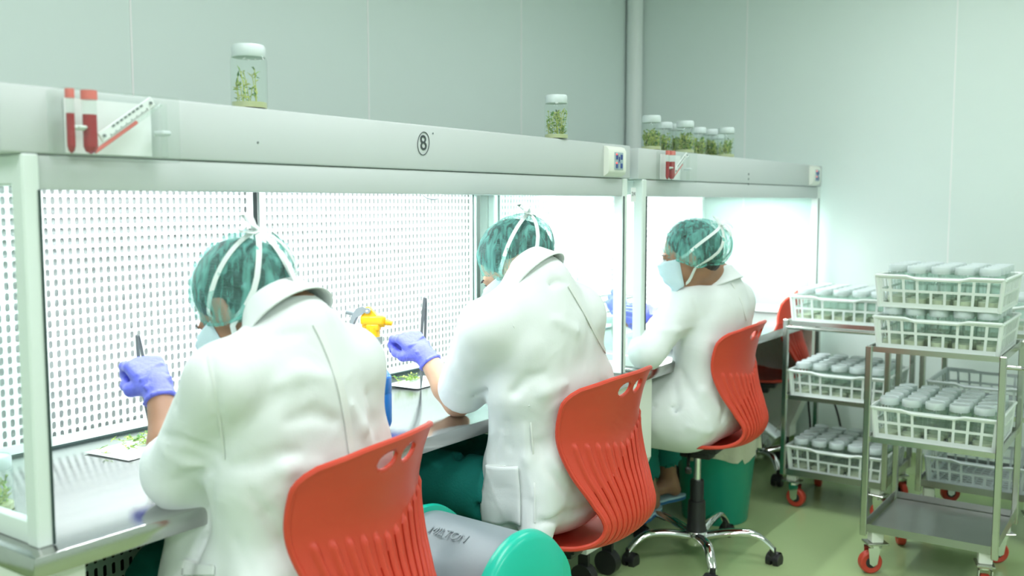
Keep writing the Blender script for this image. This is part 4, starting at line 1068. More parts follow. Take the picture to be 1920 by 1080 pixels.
FLAT = ([(14, 18, 10), (18, 22, 12), (24, 26, 14), (30, 28, 16)], [(.020, .016, -.006), (.044, .040, -.016), (.054, .068, -.024), (.054, .094, -.028)])

def person(P):
    t = empty('person', P['label'], 'person', (P['pelvis'][0], P['pelvis'][1], 0)); inv = Matrix.Translation((-P['pelvis'][0], -P['pelvis'][1], 0))
    made = []
    def reg(o, par=None):
        # geometry is in world coordinates; shift it under its parent
        o.data.transform(inv); o.parent = par or t; return o
    HC = Vector(P['head']); HR = Euler((math.radians(-P['pitch']), math.radians(P.get('roll', 0)), math.radians(P['yaw'])), 'ZYX').to_matrix().to_4x4()
    HR = Matrix.Rotation(math.radians(P['yaw']), 4, 'Z') @ Matrix.Rotation(math.radians(-P['pitch']), 4, 'X') @ Matrix.Rotation(math.radians(P.get('roll', 0)), 4, 'Y')
    HM = Matrix.Translation(HC) @ HR; hs = P.get('hs', 1.0)
    H = lambda x, y, z: HM @ Vector((x * hs, y * hs, z * hs))
    def head(s, g=0.0):
        e = lambda c, r, k=.02, sub=False: s.ell(H(*c), [q * hs + g for q in r], k, HM, sub)
        e((0, -.012, .030), (.074, .094, .088)); e((0, .030, -.030), (.060, .062, .080), .03); e((0, .052, -.086), (.036, .036, .028), .03)
        e((.040, .048, -.040), (.020, .021, .028), .02); e((-.040, .048, -.040), (.020, .021, .028), .02)
        s.cap(H(0, .092, .004), H(0, .112, -.032), .008 + g, .013 + g, .012); e((0, .082, .022), (.048, .014, .010), .014)
        if g == 0:
            for q in (-1, 1):
                s.ell(H(q * .031, .100, .004), (.017 * hs, .014 * hs, .011 * hs), .010, HM, True)
                s.ell(H(q * .031, .083, .004), (.0135 * hs, .0105 * hs, .0115 * hs), .002, HM)
                s.ell(H(q * .078, -.010, -.012), (.009 * hs, .019 * hs, .031 * hs), .008, HM)
            s.ell(H(0, .098, -.066), (.022 * hs, .008 * hs, .006 * hs), .006, HM)
    NB = Vector(P['neck']); NT = H(0, -.022, -.050)
    LS, RS = Vector(P['ls']), Vector(P['rs']); LE, RE = Vector(P['le']), Vector(P['re']); LW, RW = Vector(P['lw']), Vector(P['rw'])
    PV = Vector(P['pelvis']); CH_ = Vector(P['chest']); WA = Vector(P['waist'])
    KL, KR, AL, AR = [Vector(P[q]) for q in ('kl', 'kr', 'al', 'ar')]
    # ---- body: one continuous skin
    allp = [HC, NB, LS, RS, LE, RE, LW, RW, PV, KL, KR, AL, AR]
    lo = [min(p[i] for p in allp) - .17 for i in range(3)]; hi = [max(p[i] for p in allp) + .17 for i in range(3)]; lo[2] = max(lo[2], -.02)
    s = SDF(lo, hi, .0062); head(s); s.cap(NT, NB, .050 * hs, .050 * hs, .03)
    s.cap(H(0, -.05, -.02), H(0, -.022, -.05), .046 * hs, .046 * hs, .02)
    for a, b, ra, rb in ((NB, CH_, .055, .080), (CH_, WA, .080, .085), (WA, PV, .085, .10)): s.cap(a, b, ra, rb, .05)
    for sh, el, wr in ((LS, LE, LW), (RS, RE, RW)):
        s.cap(NB, sh, .045, .045, .04); s.cap(sh, el, .046, .036, .02)
        m_ = el.lerp(wr, .32); s.cap(el, m_, .036, .0385, .02); s.cap(m_, wr, .0385, .0245, .02)
    hands = {}
    for side, wr in (('l', LW), ('r', RW)):
        F = frame(wr, Vector(P[side + 'h'][0]), Vector(P[side + 'h'][1])); pose = P[side + 'h'][2]
        hands[side] = (F, pose); put_hand(s, F, side == 'l', pose[0], pose[1], -.0048)
    for sx, k, a in ((-1, KL, AL), (1, KR, AR)):
        hip = PV + Vector((sx * .085, .03, -.01)); s.cap(hip, k, .074, .050, .03); s.cap(k, a, .046, .033, .02)
        fd = Vector(P.get('fd' + ('l' if sx < 0 else 'r'), (0, 1, 0))).normalized()
        heel = a + Vector((0, 0, -.045)) - fd * .03; toe = a + Vector((0, 0, -.058)) + fd * .16
        s.cap(a, heel, .034, .027, .02); s.cap(a + Vector((0, 0, -.02)), toe, .034, .017, .02); sd = Vector((fd.y, -fd.x, 0))
        for q in (-.022, -.010, .002, .013, .024): s.cap(toe + sd * q * 1.2 - fd * .03, toe + sd * q * 1.5 + fd * (.018 - abs(q) * .3), .012, .009, .006)
    body = reg(s.mesh('body', M[P['skin']])); bodyS = s
    # ---- eyes
    for q in (-1, 1):
        mb = MB(); c = H(q * .031, .0835, .004); mb.lathe([(.0001, .0118 * hs), (.006 * hs, .0102 * hs), (.0102 * hs, .006 * hs), (.0118 * hs, 0), (.0102 * hs, -.006 * hs)], c, n=16, mtx=HR @ Matrix.Rotation(-PI / 2, 4, 'X'), mi=0)
        reg(mb.build('eye', M['eye'], None, smooth=60))
        mb = MB(); pts = [H(q * .031 + .0155 * math.cos(a), .0935 - .008 * abs(math.cos(a)), .0065 + .0075 * math.sin(a)) for a in [PI * (.05 + .9 * i / 8) for i in range(9)]]
        mb.tube(pts, .0014, n=5); pts = [H(q * .031 + .022 * math.cos(a), .0965 - .018 * abs(math.cos(a)), .022 + .005 * math.sin(a)) for a in [PI * (.05 + .9 * i / 8) for i in range(9)]]
        mb.tube(pts, .0018, n=5); reg(mb.build('brow_and_lashes', M['hair'], None))
    # ---- hair
    lo2 = [HC[i] - .19 for i in range(3)]; hi2 = [HC[i] + .19 for i in range(3)]
    s = SDF(lo2, hi2, .0042); s.ell(H(0, -.016, .034), (.0795 * hs, .0965 * hs, .0915 * hs), .01, HM); s.ell(H(0, -.050, -.020), (.062 * hs, .060 * hs, .060 * hs), .02, HM)
    s.ell(H(0, -.085, .02), (.045 * hs, .035 * hs, .04 * hs), .03, HM)
    fn = HR.to_3x3() @ Vector((0, 1, -.42)); s.halfspace(H(0, .050, .028), fn, .01); s.halfspace(H(0, 0, -.062), HR.to_3x3() @ Vector((0, .25, -1)), .008)
    for q in (-1, 1): s.ell(H(q * .082, .012, -.030), (.020 * hs, .034 * hs, .040 * hs), .01, HM, True)
    s.noise(.0012, 55, 3, (1, 1, .3)); reg(s.mesh('hair', M['hair']))
    # ---- bouffant cap
    s = SDF(lo2, hi2, .0036); cr = P.get('capr', (.088, .110, .100)); cc = P.get('capc', (0, -.020, .038))
    s.ell(H(*cc), [q * hs for q in cr], .01, HM); b = P.get('bun', (0, -.085, .020, .060)); s.ell(H(*b[:3]), [b[3] * hs] * 3, .05, HM)
    for q in (-1, 1): s.ell(H(q * .064, -.010, -.014), (.026 * hs, .040 * hs, .044 * hs), .03, HM)
    bn = P.get('brim', .65); s.halfspace(H(0, 0, -.032), HR.to_3x3() @ Vector((0, bn, -1)), .012)
    r_ = np.random.default_rng(P['seed'])
    kn = H(*P['knotl'])
    for i in range(22):   # gathers running up from the elastic edge
        a = r_.uniform(0, 2 * PI); d = Vector((math.cos(a), math.sin(a), 0)); p0 = H(cc[0] + d.x * cr[0], cc[1] + d.y * cr[1], -.002 - .3 * .02 + r_.uniform(-.004, .01)); p1 = H(cc[0] + d.x * cr[0] * .9 + r_.uniform(-.02, .02), cc[1] + d.y * cr[1] * .85 + r_.uniform(-.02, .02), .05 + r_.uniform(-.02, .04))
        p0 = s.proj(p0); p1 = s.proj(p1); mid = s.proj((p0 + p1) / 2); pts = [p0, mid, p1]
        sub = i % 2 == 0
        for q in range(2): s.cap(pts[q], pts[q + 1], .0038, .0022, .006, sub)
    for i in range(10):
        c = s.proj(H(*(Vector(cc) + Vector(r_.normal(size=3)).normalized() * .1))); tdir = (kn - c); nn = Vector(s.nrm(c)); tdir = (tdir - nn * tdir.dot(nn)); L_ = tdir.length
        if L_ < .02: continue
        tdir.normalize(); e = s.proj(c + tdir * min(L_ * .6, r_.uniform(.02, .05))); s.cap(c, e, .0030, .0016, .006, i % 3 == 0)
    s.noise(.0016, 22, P['seed'])
    capS = s; cap_o = reg(s.mesh('bouffant_cap', M['cap'], None, 1))
    # elastic edge of the cap
    pts = []
    for i in range(40):
        a = 2 * PI * i / 40; p = H(cc[0] + cr[0] * .96 * math.cos(a), cc[1] + cr[1] * .96 * math.sin(a), .0); pts.append(s.proj(Vector(p) + HR.to_3x3() @ Vector((0, 0, bn * (cr[1] * .96 * math.sin(a) + cc[1]) * hs - .030)), .0008))
    reg(MB().tube(pts, .0034, n=6, closed=True).build('elastic_edge', M['cap']), cap_o)
    # ---- face mask
    def mk(u, v):
        a = (u * 2 - 1); z = .006 - .122 * v; wv = .0705 - .010 * v ** 2 - .004 * (1 - v)
        yc = .1225 - .010 * abs(v - .22) * 2 - .022 * max(0, v - .55) / .45 - (.012 if v < .06 else 0)
        ye = .034 + .008 * v; k = abs(a) ** 3.8; y = yc + (ye - yc) * k; pl = .0016 * math.sin(v * 22) * (1 - k)
        zz = z + .022 * (abs(a) ** 3) * (v * 1.1 - .25)
        return H(wv * math.sin(a * 1.5) / math.sin(1.5), y + pl, zz)
    m_ = reg(MB().grid(mk, 26, 30).build('face_mask', M['mask'], None, smooth=60)); so = m_.modifiers.new('th', 'SOLIDIFY'); so.thickness = .0016
    # ---- ties of the mask, running over the cap to the knot
    big = SDF(lo2, hi2, .005); big.D = np.full(big.n, 1.0, np.float32); head(big); big.ell(H(*cc), [q * hs for q in cr], .008, HM); big.ell(H(*b[:3]), [b[3] * hs] * 3, .05, HM)
    knot = big.proj(kn, .001)
    for q in (-1, 1):
        for c0 in (H(q * .068, .024, .002), H(q * .058, .036, -.092)):
            pts = []; nr = []
            for i in range(19):
                u = i / 18; p = Vector(c0).lerp(knot, u); out = (p - H(0, -.01, .02)); rad = out.length; out.normalize(); p = p + out * .10 * math.sin(u * PI) * hs
                w_ = big.proj(p, .0032); base = w_ if u > .05 else Vector(c0); pts.append(base); nr.append(Vector(big.nrm(base)))
            for _ in range(2): pts = [pts[0]] + [(pts[i - 1] + pts[i] * 2 + pts[i + 1]) / 4 for i in range(1, len(pts) - 1)] + [pts[-1]]
            reg(ribbon(pts, nr, P.get('tiew', .0105)).build('tie', M['tie'], None, smooth=40), m_)
    kn_n = Vector(big.nrm(knot)); tx = kn_n.orthogonal().normalized(); ty = kn_n.cross(tx)
    kb = MB()
    kb.tube([knot + tx * .006 + kn_n * .001, knot + kn_n * .006, knot - tx * .006 + kn_n * .001], [.004, .007, .004], n=8); reg(kb.build('knot', M['tie'], None, smooth=60), m_)
    for loop in P['loops']:
        L_ = [knot + tx * a + ty * b_ + kn_n * c for (a, b_, c) in loop]; pts = catmull(L_, 6)
        nr = [kn_n + tx * .6 * math.sin(i) * .3 for i in range(len(pts))]
        reg(ribbon(pts, nr, .012).build('tie_loop', M['tie'], None, smooth=40), m_)
    for tail in P.get('tails', []):
        pts = catmull([knot] + [Vector(big.proj(H(*q), .004)) if i < len(tail) - 1 else H(*q) for i, q in enumerate(tail)], 6)
        reg(ribbon(pts, [Vector(big.nrm(p)) if abs(big.val(p)) < .03 else kn_n for p in pts], .012).build('tie_tail', M['tie'], None, smooth=40), m_)
    # ---- gloves
    for side, wr in (('l', LW), ('r', RW)):
        F, pose = hands[side]; c = F @ Vector((0, .04, -.02)); s = SDF(c - Vector((.135,) * 3), c + Vector((.135,) * 3), .0026)
        B = put_hand(s, F, side == 'l', pose[0], pose[1], .0)
        el = LE if side == 'l' else RE; ax = (el - wr).normalized(); cuff = P.get('cuff', .030)
        s.cap(wr + (F @ Vector((0, .012, 0)) - wr), wr + ax * cuff, .0275, .0315, .012)
        e = wr + ax * (cuff - .003)
        ring = [e + (ax.orthogonal().normalized() * math.cos(q) + ax.cross(ax.orthogonal().normalized()) * math.sin(q)) * (.0305 + .0022 * math.sin(q * 5)) for q in [i / 16 * 2 * PI for i in range(16)]]
        for i in range(16): s.cap(ring[i], ring[(i + 1) % 16], .0026, .0026, .004)
        s.halfspace(e + ax * .0045, ax, 0)
        rr = np.random.default_rng(P['seed'] + 5)
        for i in range(7):   # creases of the glove over the back of the hand and wrist
            yy = rr.uniform(-.01, .05); p0 = s.proj(F @ Vector((-.03, yy, .02))); p1 = s.proj(F @ Vector((.03, yy + rr.uniform(-.012, .012), .02))); s.cap(p0, p1, .0020, .0020, .006)
        reg(s.mesh('glove', M['glove'], None, 1)); hands[side] = (F, pose, B)
    # ---- trousers
    lo3 = [min(p[i] for p in (PV, KL, KR, AL, AR)) - .19 for i in range(3)]; hi3 = [max(p[i] for p in (PV, KL, KR, AL, AR)) + .19 for i in range(3)]; lo3[2] = max(.0, lo3[2])
    s = SDF(lo3, hi3, .0075); s.ell(PV, (.160, .118, .095), .03)
    for sx, k, a in ((-1, KL, AL), (1, KR, AR)):
        hip = PV + Vector((sx * .09, .03, -.005)); s.cap(hip, k, .098, .078, .03); hem = k.lerp(a, P.get('hem', .86)); s.cap(k, hem, .078, .062, .03)
        s.halfspace  # noqa
        d = (a - k).normalized(); s.cap(hem + d * .02, a + d * .05, .058, .058, .0, True)
        rr = np.random.default_rng(P['seed'] + int(sx))
        for i in range(9):
            u = rr.uniform(0, 1); p = hip.lerp(k, u) if i < 5 else k.lerp(hem, u); off = Vector(rr.normal(size=3)).normalized() * .1; c = s.proj(p + off); dd = (k - hip if i < 5 else hem - k).normalized(); dd = (dd + Vector(rr.normal(size=3)) * .5).normalized()
            e = s.proj(c + dd * .12); s.cap(c, e, .008, .004, .02, i % 2 == 0)
    for (pa, pb) in P.get('tfolds', []):
        a_ = s.ray(CAM, at(*pa, z=0.0) - CAM); b_ = s.ray(CAM, at(*pb, z=0.0) - CAM)
        if a_ and b_: s.cap(a_, b_, .007, .007, .02, True)
    reg(s.mesh('trousers', M['teal'], None, 1))
    # ---- lab coat
    lo4 = [min(p[i] for p in (PV, NB, LS, RS, LE, RE, KL.lerp(PV, .3))) - .20 for i in range(3)]; hi4 = [max(p[i] for p in (PV, NB, LS, RS, LE, RE, KL.lerp(PV, .2))) + .17 for i in range(3)]; lo4[2] = min(lo4[2], .36)
    s = SDF(lo4, hi4, .0068)
    s.loft(P['torso'], 9, .04)
    for sh in (LS, RS): s.cap(NB + Vector((0, 0, -.020)), sh, .060, .056, .05)
    s.cap(NB + Vector((0, 0, -.012)), NB + Vector((0, -.01, -.10)), .070, .09, .05)
    for sh, el, wr, su, key in ((LS, LE, LW, P['slv_l'], 'l'), (RS, RE, RW, P['slv_r'], 'r')):
        r0, r1, r2, tf = su
        if tf > 1:   # sleeve passes the elbow
            hem = el.lerp(wr, tf - 1); s.cap(sh, el, r0, r1, .035); s.cap(el, hem, r1, r2, .03); d = (wr - el).normalized()
            s.halfspace if 0 else None
            s.cap(hem + d * .012, hem + d * .12, r2 - .010, r2 + .06, .004, True) if False else None
            cutp, cutd = hem, d
        else:
            hem = sh.lerp(el, tf); s.cap(sh, hem, r0, r2, .035); cutp, cutd = hem, (el - sh).normalized()
        # open end of the sleeve
        sl_ = SDF.cap
        s.cap(cutp + cutd * (r2 * .9 + .004), cutp + cutd * (r2 * .9 + .05), r2 * .95, r2 * 1.25, .006, True)
    for q in P.get('drape', []): s.cap(q[0], q[1], q[2], q[3], q[4] if len(q) > 4 else .05)
    for q in P.get('cut', []): s.cap(q[0], q[1], q[2], q[3], .03, True)
    # neck opening
    s.cap(NT, NB + (NT - NB) * .45, .056, .054, .008, True)
    # seat and hem cut
    if 'hemz' in P: s.halfspace((0, 0, P['hemz']), (P.get('hemtilt', 0), 0, -1), .012)
    def pr(px): return s.ray(CAM, at(px[0], px[1], z=0.0) - CAM)
    for f in P['folds']:
        pts = [pr(q) for q in f[3:]]; pts = [p for p in pts if p]
        kk = len(pts); base = pts; nb = [Vector(s.nrm(p)) for p in pts]
        for i in range(kk - 1):
            w0 = math.sin(PI * i / (kk - 1)); w1 = math.sin(PI * (i + 1) / (kk - 1))
            q0, q1 = base[i], base[i + 1]; r0_, r1_ = f[1] * max(.12, w0), f[1] * max(.12, w1)
            if (q1 - q0).length > .10: continue
            if f[0] == '-': s.cap(q0 + nb[i] * r0_ * .70, q1 + nb[i + 1] * r1_ * .70, r0_ * .9, r1_ * .9, f[2] * .7, True)
            else: s.cap(q0 - nb[i] * r0_ * .7, q1 - nb[i + 1] * r1_ * .7, r0_, r1_, f[2] * .7)
    s.noise(.0011, 7, P['seed'])
    coatS = s; coat = reg(s.mesh('lab_coat', M['coat'], None, 2))
    def seam(pxs, w_, th, nm, n_=6, m='coat2'):
        pts = []
        P2 = [Vector((q[0], q[1], 0)) for q in pxs]; P2 = catmull(P2, n_)
        for q in P2:
            w3 = s.ray(CAM, at(q.x, q.y, z=0.0) - CAM, .0008)
            if w3: pts.append(w3)
        if len(pts) > 2:
            good = [pts[0]]
            for p in pts[1:]:
                if (p - good[-1]).length < .08: good.append(p)
            pts = good
            for _ in range(2): pts = [pts[0]] + [(pts[i - 1] + pts[i] * 2 + pts[i + 1]) / 4 for i in range(1, len(pts) - 1)] + [pts[-1]]
            reg(ribbon(pts, [Vector(s.nrm(p)) for p in pts], w_, th).build(nm, M[m], None, smooth=40), coat)
    for q in P['seams']: seam(q[2:], q[0], q[1], 'seam')
    for q in P.get('pockets', []):
        (tl, tr, br, bl) = q; N1, N2 = 14, 16; g = {}; ok = True
        mb = MB()
        def fp(u, v):
            x = (tl[0] * (1 - u) + tr[0] * u) * (1 - v) + (bl[0] * (1 - u) + br[0] * u) * v; y = (tl[1] * (1 - u) + tr[1] * u) * (1 - v) + (bl[1] * (1 - u) + br[1] * u) * v
            p = (c4[0] * (1 - u) + c4[1] * u) * (1 - v) + (c4[3] * (1 - u) + c4[2] * u) * v
            return s.proj(p, .004)
        c4 = [s.ray(CAM, at(q2[0], q2[1], z=0.0) - CAM, .003) for q2 in (tl, tr, br, bl)]
        fp.last = all(c4) and max((c4[i] - c4[i - 1]).length for i in range(4)) < .3
        if fp.last:
            mb.grid(fp, N1, N2); o = reg(mb.build('pocket', M['coat'], None, smooth=60), coat); so = o.modifiers.new('th', 'SOLIDIFY'); so.thickness = .003
            seam([(tl[0] + 1, tl[1] + 5), ((tl[0] + tr[0]) / 2, (tl[1] + tr[1]) / 2 + 5), (tr[0] - 1, tr[1] + 5)], .016, .0042, 'pocket_hem')
    # ---- collar
    C = P['collar']; cM = Matrix.Translation(Vector(C['c'])) @ Matrix.Rotation(math.radians(C.get('yaw', 0)), 4, 'Z') @ Matrix.Rotation(math.radians(-C['tilt']), 4, 'X') @ Matrix.Rotation(math.radians(C.get('roll', 0)), 4, 'Y')
    prof = [(.004, -.030), (.000, .000), (.001, .022), (.004, .032), (.010, .035), (.016, .030), (.024, .012), (.034, -.010), (.042, -.026)]
    def col(u, v):
        a = -PI / 2 + (u * 2 - 1) * math.radians(C.get('open', 118)); k = v * (len(prof) - 1); i = min(int(k), len(prof) - 2); f = k - i
        ro, z = prof[i][0] + (prof[i + 1][0] - prof[i][0]) * f, prof[i][1] + (prof[i + 1][1] - prof[i][1]) * f
        fr = max(0, (abs(u * 2 - 1) - .55) / .45); ax_, ay_ = C['r']; z = z * (1 - .25 * fr) - .060 * fr ** 1.5; ro = ro * (1 + .35 * fr) + .012 * fr
        return cM @ Vector(((ax_ + ro) * math.cos(a) * (1 + .06 * fr), (ay_ + ro) * math.sin(a), z + C.get('h', 0) * max(0, v if v < .45 else .45)))
    o = reg(MB().grid(col, 60, 24).build('collar', M['coat'], None, smooth=70), coat); so = o.modifiers.new('th', 'SOLIDIFY'); so.thickness = .0028
    # ---- slippers
    for sx, a, key in ((-1, AL, 'fdl'), (1, AR, 'fdr')):
        fd = Vector(P.get(key, (0, 1, 0))).normalized(); sd = Vector((fd.y, -fd.x, 0)); base = a + Vector((0, 0, -.088))
        out = []
        for i in range(28):
            q = 2 * PI * i / 28; l = math.sin(q); wv = math.cos(q); L_ = .145 * l + .06; W_ = (.046 if l > 0 else .036) * wv; out.append(base + fd * L_ + sd * W_)
        mb = MB(); n_ = 28; vs = [p + Vector((0, 0, h)) for h in (0, .010, .012, .020) for p in out]; mi = [0, 0, 1]
        for r_i in range(3): mb.add([], []); 
        mb.v = [tuple(p) for p in vs]
        for r_i in range(3):
            for i in range(n_): mb.f.append((r_i * n_ + i, r_i * n_ + (i + 1) % n_, (r_i + 1) * n_ + (i + 1) % n_, (r_i + 1) * n_ + i)); mb.m.append(0 if r_i < 2 else 1)
        mb.f.append(tuple(range(n_ - 1, -1, -1))); mb.m.append(0); mb.f.append(tuple(range(3 * n_, 4 * n_))); mb.m.append(1)
        sl = reg(mb.build('slipper', [M['slipper'], M['slipsole']], None, smooth=30))
        arc = [base + fd * .13 + sd * .046 * math.cos(q) + Vector((0, 0, .014 + .042 * math.sin(q))) for q in [PI * i / 10 for i in range(11)]]
        reg(ribbon(arc, [p - (base + fd * .13) for p in arc], .045, .003).build('strap', M['slipper'], None, smooth=40), sl)
    return t, hands

def forceps(top, tip, label, group=None, spread=.006):
    """steel tweezers: two blades joined at the top"""
    top = Vector(top); tip = Vector(tip); d = (tip - top); L_ = d.length; y = d.normalized(); x = y.cross(Vector((0, 1, 0))).normalized(); z = x.cross(y)
    t = empty('forceps', label, 'forceps', top, 0, group)
    for sg in (-1, 1):
        pts = []; ws = []
        for i in range(13):
            u = i / 12; off = sg * spread * math.sin(PI * min(1, u * 1.05)) ** .8; pts.append(y * L_ * u + x * (off + sg * .0006)); ws.append(.0095 * (1 - .8 * u ** 1.5) + .0012)
        ribbon(pts, [x * sg] * 13, ws, .0013).build('blade', M['darksteel'], t, smooth=30)
    return t
U = Vector((0, 0, 1))
# ---- nearest worker
W1 = at(298, 728, y=.135); K1 = at(262, 672, y=.215)
P1 = dict(label='person in white coat and teal hair cap, seated nearest, back to us', seed=11, skin='skin', head=at(460, 574, y=-.045), yaw=8, pitch=42, roll=0, hs=1.03,
    neck=(.397, -.155, 1.125), ls=(.222, -.165, 1.045), rs=(.520, -.175, 1.040), le=(.250, .018, .842), re=(.600, .08, .842), lw=W1, rw=(.56, .22, .86),
    lh=(K1 - W1, (-.35, -.55, .75), GRIP), rh=((-.4, .9, -.1), (0, -.1, 1), FLAT),
    pelvis=(.435, -.115, .575), waist=(.415, -.16, .70), chest=(.40, -.165, .92),
    kl=(.385, .24, .545), kr=(.56, .26, .555), al=(.40, .24, .10), ar=(.56, .26, .10),
    capr=(.086, .106, .096), capc=(0, -.018, .036), bun=(0, -.070, .030, .062), knotl=(-.016, -.135, .080),
    loops=[[(0, 0, .002), (.018, .016, .022), (.040, .030, .014), (.020, .006, .004), (0, 0, .004)], [(0, 0, .002), (-.020, .014, .020), (-.038, .028, .012), (-.016, .004, .004), (0, 0, .004)]],
    tails=[[(-.010, -.118, .060), (-.006, -.128, .010), (.000, -.120, -.065)], [(-.018, -.112, .075), (-.012, -.128, .03), (.004, -.118, -.06)]],
    torso=[(0, .435, -.125, .570, .200, .150, .105), (.3, .428, -.140, .68, .185, .135, .11), (.6, .412, -.150, .85, .190, .125, .12), (.85, .400, -.155, .97, .178, .112, .10), (1, .396, -.155, 1.04, .155, .095, .08)],
    slv_l=(.064, .056, .056, 1.15), slv_r=(.066, .062, .058, 1.5),
    drape=[((.27, -.20, .66), (.235, -.22, .45), .05, .035), ((.27, -.10, .66), (.225, -.10, .42), .045, .030), ((.28, -.02, .62), (.24, .00, .44), .04, .028), ((.30, .03, .62), (.27, .07, .50), .05, .04),
           ((.58, -.1, .62), (.62, -.08, .45), .05, .035), ((.525, -.17, 1.02), (.545, -.15, .85), .060, .072), ((.545, -.15, .85), (.565, -.14, .66), .072, .07), ((.30, .02, .80), (.27, .04, .60), .05, .04)],
    hemz=.40,
    collar=dict(c=(.392, -.132, 1.142), tilt=50, yaw=4, open=138, r=(.060, .054), h=.004),
    folds=[('-', .014, .022, (424, 876), (455, 872), (492, 866), (530, 852), (560, 848)), ('+', .012, .03, (430, 905), (480, 900), (540, 880), (600, 872)),
           ('-', .009, .02, (412, 895), (418, 950), (440, 1010), (470, 1075)), ('+', .012, .03, (440, 925), (462, 985), (500, 1050)), ('-', .009, .025, (470, 925), (500, 965), (530, 1010), (545, 1040)),
           ('-', .007, .02, (402, 900), (396, 950), (380, 1010), (362, 1060)), ('+', .008, .02, (390, 930), (376, 990), (360, 1040)),
           ('-', .007, .02, (300, 815), (340, 822), (380, 838), (412, 856)), ('-', .006, .02, (330, 760), (365, 780), (400, 800)), ('+', .009, .025, (310, 850), (350, 870), (390, 885)), ('-', .006, .02, (330, 900), (365, 885), (400, 880)),
           ('+', .010, .03, (520, 720), (560, 700), (610, 705)), ('-', .008, .03, (540, 790), (590, 775), (630, 790)), ('+', .008, .03, (660, 760), (680, 800), (700, 850)), ('-', .007, .03, (690, 740), (700, 790), (712, 830)),
           ('-', .006, .018, (392, 668), (402, 720), (413, 790), (421, 860)), ('-', .006, .02, (470, 640), (520, 632), (570, 624))],
    seams=[(.016, .0022, (592, 606), (612, 648), (634, 710), (648, 770), (656, 826), (660, 850)), (.004, .0015, (391, 668), (401, 720), (412, 790), (421, 862))],
    pockets=[((343, 1052), (402, 1062), (400, 1078), (340, 1078))])
p1, h1 = person(P1)
# ---- middle worker
W2 = at(797, 666, y=.175); K2 = at(768, 634, y=.235)
P2 = dict(label='person in white coat and green-grey cap, seated in the middle, bare forearm on worktop', seed=23, skin='skin2', head=at(968, 500, y=-.09), yaw=14, pitch=42, roll=0, hs=.98,
    neck=(1.202, -.182, 1.163), ls=(1.030, -.145, 1.052), rs=(1.345, -.215, 1.065), le=(1.172, .058, .817), re=(1.53, .05, .83), lw=W2, rw=(1.67, .15, .84),
    lh=(K2 - W2, (-.35, -.45, .8), GRIP), rh=((-.4, .9, -.1), (0, -.1, 1), FLAT),
    pelvis=(1.29, -.145, .578), waist=(1.25, -.19, .72), chest=(1.215, -.20, .95),
    kl=(1.11, .20, .615), kr=(1.38, .25, .60), al=(1.13, .23, .12), ar=(1.36, .26, .12),
    capr=(.084, .104, .092), capc=(0, -.018, .036), bun=(0, -.070, .025, .062), knotl=(-.012, -.130, .085),
    loops=[[(0, 0, .002), (.016, .012, .020), (.034, .022, .012), (.024, .004, .004), (0, 0, .004)], [(0, 0, .002), (-.018, .008, .020), (-.034, .016, .012), (-.02, .0, .004), (0, 0, .004)], [(0, 0, .004), (.02, -.01, .012), (.045, -.016, .006), (.066, -.016, 0)]],
    torso=[(0, 1.29, -.155, .575, .195, .150, .105), (.3, 1.275, -.165, .70, .183, .135, .11), (.6, 1.242, -.178, .88, .188, .122, .12), (.85, 1.215, -.185, 1.01, .180, .108, .10), (1, 1.204, -.182, 1.085, .155, .090, .075)],
    slv_l=(.070, .074, .068, .80), slv_r=(.066, .062, .058, 1.4),
    drape=[((1.27, -.05, .80), (1.235, -.03, .64), .035, .030, .03), ((1.235, -.03, .64), (1.165, -.02, .475), .030, .026, .03), ((1.17, -.10, .66), (1.105, -.12, .455), .045, .030, .04), ((1.15, -.24, .68), (1.080, -.25, .46), .05, .036),
           ((1.45, -.1, .62), (1.48, -.08, .46), .05, .035), ((1.345, -.21, 1.04), (1.40, -.19, .87), .065, .070), ((1.41, -.20, .87), (1.45, -.17, .68), .075, .07)],
    hemz=.438,
    collar=dict(c=(1.201, -.160, 1.172), tilt=50, yaw=6, open=138, r=(.060, .054), h=.004),
    folds=[('-', .010, .024, (1022, 700), (990, 710), (965, 735), (945, 775)), ('+', .012, .03, (1060, 720), (1020, 735), (985, 760), (965, 790)), 
           ('-', .009, .02, (950, 785), (955, 840), (966, 910), (978, 985)), ('+', .010, .03, (985, 800), (990, 860), (1000, 930)), ('-', .008, .03, (1010, 830), (1030, 880), (1060, 920)),
           ('-', .007, .02, (938, 800), (925, 850), (905, 900), (885, 950)), ('+', .009, .025, (925, 800), (905, 860), (890, 900)), ('+', .009, .03, (1075, 780), (1090, 820), (1110, 880)),
           ('-', .007, .02, (880, 640), (900, 660), (930, 672)), ('+', .009, .025, (860, 690), (890, 705), (930, 705)), ('-', .006, .02, (880, 740), (915, 735), (950, 715)),
           ('+', .010, .03, (1040, 600), (1080, 620), (1110, 650)), ('-', .008, .03, (1060, 660), (1100, 680), (1130, 720)), ('-', .006, .02, (1010, 545), (1040, 530), (1060, 528)),
           ('-', .009, .03, (1010, 980), (1060, 965), (1110, 950)), ('+', .010, .02, (1010, 995), (1060, 985), (1120, 968))],
    seams=[(.013, .0022, (1066, 535), (1095, 585), (1125, 640), (1150, 690)), (.004, .0015, (955, 598), (975, 630), (992, 662), (1002, 690)), (.004, .0015, (992, 760), (998, 830), (1002, 900), (1003, 980))],
    pockets=[((912, 872), (972, 874), (976, 985), (916, 975))],
    tfolds=[((860, 850), (850, 940)), ((905, 850), (860, 862)), ((880, 880), (905, 915))])
p2, h2 = person(P2)
